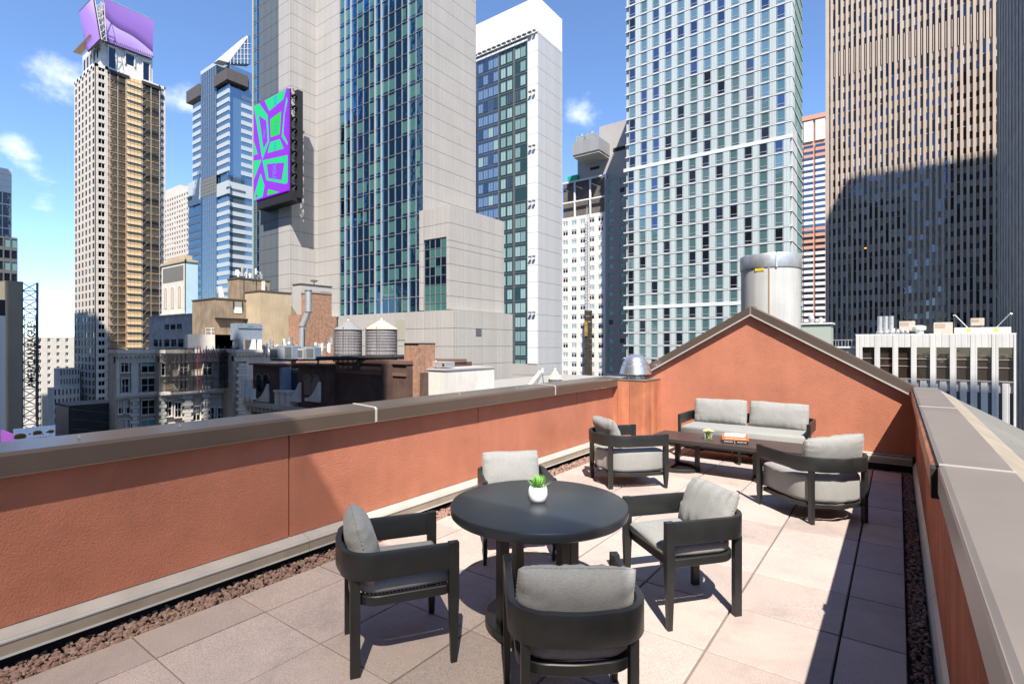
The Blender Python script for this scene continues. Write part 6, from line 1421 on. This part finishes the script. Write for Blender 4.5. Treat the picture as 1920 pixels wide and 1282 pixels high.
for v in (1.9, 4.6): mb = MB(); f2_.box(mb, f2_.u(302), f2_.u(437), zc1+v-.2, zc1+v-.08, .7, 1.7); mb.build('walk_board', mat('scaffold_board', (.20, .15, .10)), sf_)
for k in range(7): mb = MB(); u = f2_.u(366+k*5); mb.bar(f2_.w(u, rof+.2, 1.8), f2_.w(u+.3, rof-1.6, 1.9), .05, 4); mb.build('red_tie', RED, sf_)
# roof plant on and behind the ornate building
hv = thing('rooftop_chiller', 'large blue-grey rooftop chiller unit above the ornate stone building', 'air conditioner', (-88, 45, rof)); fh = Face('E', -88, P_X(446, -88)[0]); Lh = P_X(492, -88)[0]-fh.Y; t_, b_ = hgt(606, 88), rof
mb = MB(); fh.box(mb, 0, Lh, b_+1.6, t_, -2.5, 0); mb.build('casing', EQBLUE, hv)
mb = MB(); fh.box(mb, .1, Lh-.1, t_-.9, t_-.8, 0, .1); mb.build('trim', STEEL, hv); mb = MB(); fh.box(mb, Lh*.4, Lh*.62, t_-.6, t_-.4, 0, .03); mb.build('name_plate', mat('teal_plate', (.05, .25, .28)), hv)
for a in (.05, .55, .8): mb = MB(); fh.box(mb, Lh*a, Lh*(a+.16), b_, b_+1.7, -2.2, .1); mb.build('coil_box', EQW if a > .1 else EQBLUE, hv)
mb = MB(); mb.bar(fh.w(Lh+.1, t_-.3, 0), fh.w(Lh+.25, b_+.4, .1), .08); mb.bar(fh.w(Lh*.9, t_-.3, 0), fh.w(Lh+.1, t_-.3, 0), .08); mb.build('pipe', GALV, hv)
pos = ('beside the blue-grey chiller', 'above the dark brick arches', 'in the middle of the dark brick roof', 'nearest the left water tank', 'at the left end of the dark brick roof', 'behind the silver duct base')
for k, px in enumerate((500, 512, 548, 596, 530, 612)):
    x, y = P_Z(px, 74-3*k % 9+2); antenna('panel antenna cluster %s' % pos[k], x, y, hgt(672, 74), 2.0+.5*(k % 3), 5, 40+k)
for k, (px, w_, h_, lb) in enumerate(((522, 2.0, 1.6, 'grey condenser unit on the dark brick roof, leftmost of four'), (545, 2.4, 1.9, 'grey condenser unit on the dark brick roof, second of four'), (566, 1.8, 1.5, 'grey condenser unit on the dark brick roof, third of four'), (584, 2.0, 1.7, 'grey condenser unit on the dark brick roof, fourth, nearest the tanks'))):
    x, y = P_Z(px, 66); c = thing('condenser_unit', lb, 'air conditioner', (x, y, hgt(676, 66)), .1*k, 'condenser units on the dark brick roof')
    mb = MB(); mb.prism([(-w_/2, -.6), (w_/2, -.6), (w_/2, .6), (-w_/2, .6)], .2, h_, r=.04, n=1); mb.build('casing', EQBLUE if k % 2 else EQUIP, c, local=True)
    mb = MB(); mb.lathe((0, 0, h_), [(.45, 0), (.45, .12), (.38, .14)], 18); mb.build('fan_ring', STEEL, c, smooth=40, local=True)
    mb = MB(); mb.box(-w_*.4, w_*.4, -.63, -.6, .4, h_-.2); mb.build('coil_grille', STEEL, c, local=True)
    mb = MB(); mb.box(-w_*.45, w_*.45, -.5, .5, 0, .2); mb.build('base_frame', BLACKM, c, local=True)
# ---------------------------------------------------------------- dark brick building with arched windows
db = thing('dark_brick_building', 'dark brown brick building with arched windows and curved stone brackets', 'building', (-52, 42, GROUND)); Yt = 36.; fd_ = Face('S', P_Y(475, Yt)[0], Yt); Xr = P_Y(762, Yt)[0]
Z_ = lambda px, py: hgt(py, P_Y(px, Yt)[1])
tb = Z_(700, 681); U = fd_.u
core(db, fd_.X+.2, Xr, Yt+1.2, 46, GROUND, Z_(560, 692), BRICKM); core(db, fd_.X+U(628), Xr, Yt+.02, 46, GROUND, tb, BRICKM, 'plain_wall')
mb = MB(); fd_.box(mb, U(628)-.1, Xr-fd_.X+.1, tb, tb+.35, -9, .2); fd_.box(mb, U(628), Xr-fd_.X, tb-1.2, tb-.9, 0, .12); mb.build('coping', mat('brown_terracotta', (.15, .085, .065), rough=.9), db)
mb = MB(); a = U(720); fd_.box(mb, a, a+1.4, -40, tb, 0, .35); mb.build('brick_pier', BRICKM, db)
for (a, b) in ((490, 536), (575, 628)):
    mb = MB(); fd_.box(mb, U(a), U(b), Z_(a, 800), Z_((a+b)/2, 684), -2, 1.1); mb.build('arched_bay', BRICKM, db); mb = MB(); fd_.box(mb, U(a)-.3, U(b)+.3, Z_((a+b)/2, 684), Z_((a+b)/2, 681), -2, 1.5); mb.build('bay_cornice', mat('brown_terracotta', (.15, .085, .065)), db)
DKB = mat('dark_blue_render', (.035, .04, .06), rough=.9)
mb = MB(); fd_.box(mb, U(538), U(575), Z_(550, 745), Z_(550, 692), -1.3, -.4); mb.build('recessed_wall', DKB, db)
mb = MB(); fd_.box(mb, U(553), U(566), Z_(550, 750), Z_(550, 727), -.4, -.3); mb.build('door_opening', BLACKM, db)
mb = MB(); fd_.box(mb, U(537), U(542), Z_(540, 745), Z_(540, 688), -.3, .9); mb.build('blue_post', EQBLUE, db)
def arch(pc, ya, yb, w_, wf, mm, tr_=STN, nm='arched_window'):
    u = U(pc); va, vb_ = Z_(pc, yb), Z_(pc, ya); r = w_/2
    pts = [(u-r, va), (u+r, va)]+[(u+r*math.cos(t*PI/10), vb_-r+r*math.sin(t*PI/10)) for t in range(11)]
    mb = MB(); fd_.poly(mb, pts, wf-.2, wf+.03); mb.build(nm, mm, db)
    mb = MB()
    for t in range(10):
        a0, a1 = t*PI/10, (t+1)*PI/10; R2 = r+.15
        fd_.poly(mb, [(u+r*math.cos(a0), vb_-r+r*math.sin(a0)), (u+R2*math.cos(a0), vb_-r+R2*math.sin(a0)), (u+R2*math.cos(a1), vb_-r+R2*math.sin(a1)), (u+r*math.cos(a1), vb_-r+r*math.sin(a1))], wf-.1, wf+.15)
    mb.build('arch_trim', mat('dull_arch_trim', (.17, .13, .10), rough=.9), db)
for pc in (502, 515.5): arch(pc, 701, 732, 1.45, 1.1, G_DEEP)
for pc in (593, 608): arch(pc, 703, 738, 1.45, 1.1, mat('bricked_up', (.20, .15, .12), rough=.9, noise_amt=.2))
zc = Z_(545, 757); sl0, sl1 = fd_.u(478), fd_.u(603)
mb = MB(); fd_.box(mb, sl0, sl1, zc-.6, zc, -.5, 1.6); mb.build('corbel_ledge', STT, db)
k = 0; u = sl0+.2
while u < sl1-.5: mb = MB(); fd_.box(mb, u, u+.55, zc-1.3, zc-.6, 0, 1.35); fd_.box(mb, u+.08, u+.47, zc-1.8, zc-1.3, 0, .8); mb.build('corbel', STT, db); u += .95
mb = MB(); fd_.box(mb, 0, U(628), -40, zc-.6, -1.3, 0); mb.build('lower_wall', mat('grimy_stone_brick', (.15, .115, .085), rough=.95, noise_amt=.3, nscale=1, streak=.3), db)
for pc in (483, 496, 513, 526, 543, 556): arch(pc, 771, 792, 1.35, 0, G_DEEP)
for pc in (520, 580, 617):
    u0 = U(pc); v0 = Z_(pc, 752); mb = MB(); pts = [(u0-2.6, v0), (u0+.1, v0), (u0+.1, v0+2.3)]+[(u0-2.6*t/8, v0+.35+1.9*(1-t/8)**2.4) for t in range(1, 9)]; fd_.poly(mb, pts, 1.1, 1.45); mb.build('curved_bracket', STN, db)
for pc in (539, 549, 560): mb = MB(); fd_.box(mb, U(pc)-.5, U(pc)+.5, zc, zc+1.5, .2, 1.4); fd_.box(mb, U(pc)-.65, U(pc)+.65, zc+1.5, zc+1.75, .1, 1.5); mb.build('merlon', STN, db)
for k, pc in enumerate((484, 493, 502)):
    u0 = U(pc); c = thing('panel_antenna', 'white panel antenna at the left end of the brick parapet, %s of three' % ('first', 'second', 'third')[k], 'antenna', fd_.w(u0, zc, 1.9), 0, 'white panel antennas on the brick parapet')
    mb = MB(); mb.box(-.4, .4, -.15, .15, .4, (3.0, 2.9, 1.7)[k]); mb.build('panel', EQW, c, local=True); mb = MB(); mb.bar((0, .2, 0), (0, .2, 2), .06); mb.build('pole', STEEL, c, local=True)
# right part: orange band, chimney and the white house
rb = thing('brick_annex', 'brick annex with an orange stucco band right of the dark wall', 'building', (-38, 44, GROUND)); Yt2 = 37.; fr_ = Face('S', P_Y(726, Yt2)[0], Yt2); xr = P_Y(790, Yt2)[0]; Zr_ = lambda px, py: hgt(py, P_Y(px, Yt2)[1])
mb = MB(); fr_.box(mb, 0, xr-fr_.X, -40, Zr_(750, 697), -6, 0); mb.build('brick_wall', BRICKM, rb); mb = MB(); fr_.box(mb, fr_.u(727), fr_.u(775), Zr_(750, 719), Zr_(750, 699), 0, .1); mb.build('orange_band', mat('orange_band', (.36, .12, .07), rough=.8), rb)
mb = MB(); fr_.box(mb, fr_.u(760), fr_.u(787), -40, Zr_(773, 643), -2.2, .15); mb.build('chimney_shaft', BRICKO, rb); mb = MB(); fr_.box(mb, fr_.u(759), fr_.u(788), Zr_(773, 643), Zr_(773, 640), -2.4, .3); mb.build('chimney_cap', GREYC, rb)
for k in range(9): x = fr_.u(729)+k*.5; mb = MB(); fr_.box(mb, x, x+.22, Zr_(740, 697), Zr_(740, 697-6-9*abs(math.sin(k*1.7))), -.8, -.5); mb.build('roof_pipe', EQW if k % 3 else mat('yellowish_pipe', (.45, .38, .12)), rb)
wh = thing('small_white_house', 'small white rendered building with a silver unit on its roof', 'building', (-33, 40, GROUND)); Yt3 = 38.; fw3 = Face('S', P_Y(789, Yt3)[0], Yt3); xr = P_Y(833, Yt3)[0]; zt3 = hgt(694, P_Y(810, Yt3)[1])
core(wh, fw3.X, xr, Yt3, 46, GROUND, zt3, CREAMW, 'walls'); core(wh, fw3.X-.1, xr+.1, Yt3-.1, 46, zt3, zt3+.15, GREYC, 'parapet_cap')
u, v = fw3.uv(793.5, 723); mb = MB(); fw3.box(mb, u-.35, u+.45, v-.5, v+.5, -.1, .03); mb.build('window', G_DEEP, wh); mb = MB(); fw3.box(mb, u-.4, u+.5, v-.04, v+.04, 0, .06); mb.build('window_bar', EQW, wh)
c = thing('air_unit', 'silver rooftop air unit on the small white building', 'air conditioner', (fw3.X+1.7, 39.5, zt3+.15)); mb = MB(); mb.prism([(-.9, -.6), (1.1, -.6), (1.1, .6), (-.9, .6)], .1, .7, r=.05, n=1); mb.build('casing', GALV, c, local=True); mb = MB(); mb.box(.5, .75, -.65, -.6, .25, .5); mb.build('access_panel', BLACKM, c, local=True); mb = MB(); mb.lathe((-1.2, 0, 0), [(.28, .1), (.28, .7), (.1, .8)], 16); mb.build('end_drum', EQW, c, smooth=40, local=True)
# things just beyond the left coping, in front of the white tower
tank('small water tank with a cream cone roof low beside the white tower', 1041, 55, 25, 692, 710, 726, CONE2, None, wm=CREAM)
ch = thing('roof_chute', 'cream inclined chute on a low roof beyond the parapet', 'chute', (P_Z(1000, 55)[0], P_Z(1000, 55)[1], -3)); mb = MB(); mb.bar(PZ(988, 732, 55), PZ(1015, 697, 55), .28, 4); mb.build('chute_tube', CREAMW, ch); mb = MB(); mb.bar(PZ(1017, 698, 55), PZ(1017, 690, 55), .13, 8); mb.build('head', CREAMW, ch); mb = MB(); mb.bar(PZ(1017, 700, 55), PZ(1020, 728, 55), .05, 4); mb.bar(PZ(1017, 700, 55), PZ(1001, 728, 55), .05, 4); mb.bar(PZ(1002, 722, 55), PZ(1022, 722, 55), .05, 4); mb.build('stand', STEEL, ch)
lr = thing('low_roof_building', 'low grey roof beyond the left parapet carrying the small tank', 'building', (-25, 50, GROUND)); x, y = P_Z(1030, 60); core(lr, x-14, x+6, y-8, y+25, GROUND, hgt(728, 60), ROOFM, 'block')
# ---------------------------------------------------------------- unseen blocks, added for the shade and reflections they throw on the view
OFFG = mat('stone_behind', (.27, .24, .21), rough=.85, noise_amt=.1, nscale=.3)
def city_block(label, x0, x1, y0, y1, top, m=OFFG, ny=True, pitch=4.2):
    b = thing('unseen_block', label, 'building', ((x0+x1)/2, (y0+y1)/2, GROUND)); core(b, x0+.2, x1-.2, y0+.2, y1-.2, GROUND, top-.3, G_DEEP, 'glazing')
    mb = MB(); z = GROUND
    while z < top: mb.box(x0, x1, y0, y1, z, min(z+pitch*.45, top)); z += pitch
    mb.build('floor_bands', m, b)['kind'] = 'stuff'
    mb = MB(); n_ = int((x1-x0)/4)
    for k in range(n_+1): x = x0+(x1-x0)*k/max(1, n_); mb.box(x-.5, x+.5, y0-.05, y1+.05, GROUND, top)
    n_ = int((y1-y0)/4)
    for k in range(n_+1): y = y0+(y1-y0)*k/max(1, n_); mb.box(x0-.05, x1+.05, y-.5, y+.5, GROUND, top)
    mb.build('piers', m, b)['kind'] = 'stuff'; return b
city_block('tall block behind the viewer shading the white rooftops', -95, -57, -36, -20, 133)
city_block('tall block behind the viewer shading the stone building', -57, -47, -24.5, -20, 111); city_block('block behind the viewer with a lower roof beside the gap', -37.5, -24, -24.5, -20, 111.5); city_block('low link block behind the viewer', -47, -37.5, -24.5, -20, 78)
city_block('block behind the viewer shading the brick wall', -24, 3, -36, -20, 95.5)
city_block('tower behind the viewer shading the foot of the scaffolded tower', -213, -172, -31, -18.5, 163)
city_block('dark tower off to the right shading the striped tower', 58.3, 110, 70, 112, 204)
city_block('office tower behind the viewer mirrored in the glass tower', -170, -128, -70, -40, 74); city_block('office block behind the viewer mirrored low in the glass', -330, -240, -90, -50, 70); city_block('tower far behind mirrored in the glass front', -215, -185, -120, -90, 118)
city_block('office block far behind mirrored in the hotel tower', -150, -110, -160, -120, 80); city_block('slim tower far behind the viewer', -300, -270, -150, -120, 120)
for k, (a, b, c_, d_, e) in enumerate(((-400, -338, -135, -100, 96), (-337, -292, -150, -110, 128), (-290, -243, -130, -98, 108), (-242, -217, -125, -95, 90), (-460, -402, -120, -90, 120))):
    city_block('%s of the row of blocks behind the viewer' % ('second from the left', 'middle one', 'second from the right', 'rightmost', 'leftmost')[k], a, b, c_, d_, e)
city_block('block off to the right shading the lower floors of the white office building', 38, 57, 10, 27, 96)
# unseen tinted sheet added behind the camera, weakens sun on left floor and wall
TG = bpy.data.materials.new('scrim_tint'); TG.use_nodes = True; nt = TG.node_tree; N = nt.nodes; tr = N.new('ShaderNodeBsdfTransparent'); tr.inputs[0].default_value = (.70, .69, .67, 1); gl = N.new('ShaderNodeBsdfGlossy'); gl.inputs['Roughness'].default_value = .02; mx = N.new('ShaderNodeMixShader'); mx.inputs[0].default_value = .08; nt.links.new(tr.outputs[0], mx.inputs[1]); nt.links.new(gl.outputs[0], mx.inputs[2]); nt.links.new(mx.outputs[0], N['Material Output'].inputs[0])
gs = thing('sun_scrim', 'tall tinted glass windscreen of the roof pavilion behind the camera', 'windscreen', (-4, -1.5, 0))
hs_ = (2.94+1.5)/.58; xe = -1.62+.475*hs_
mb = MB(); mb.box(-16, xe, -1.52, -1.5, -.1, hs_); mb.build('scrim_sheet', TG, gs)
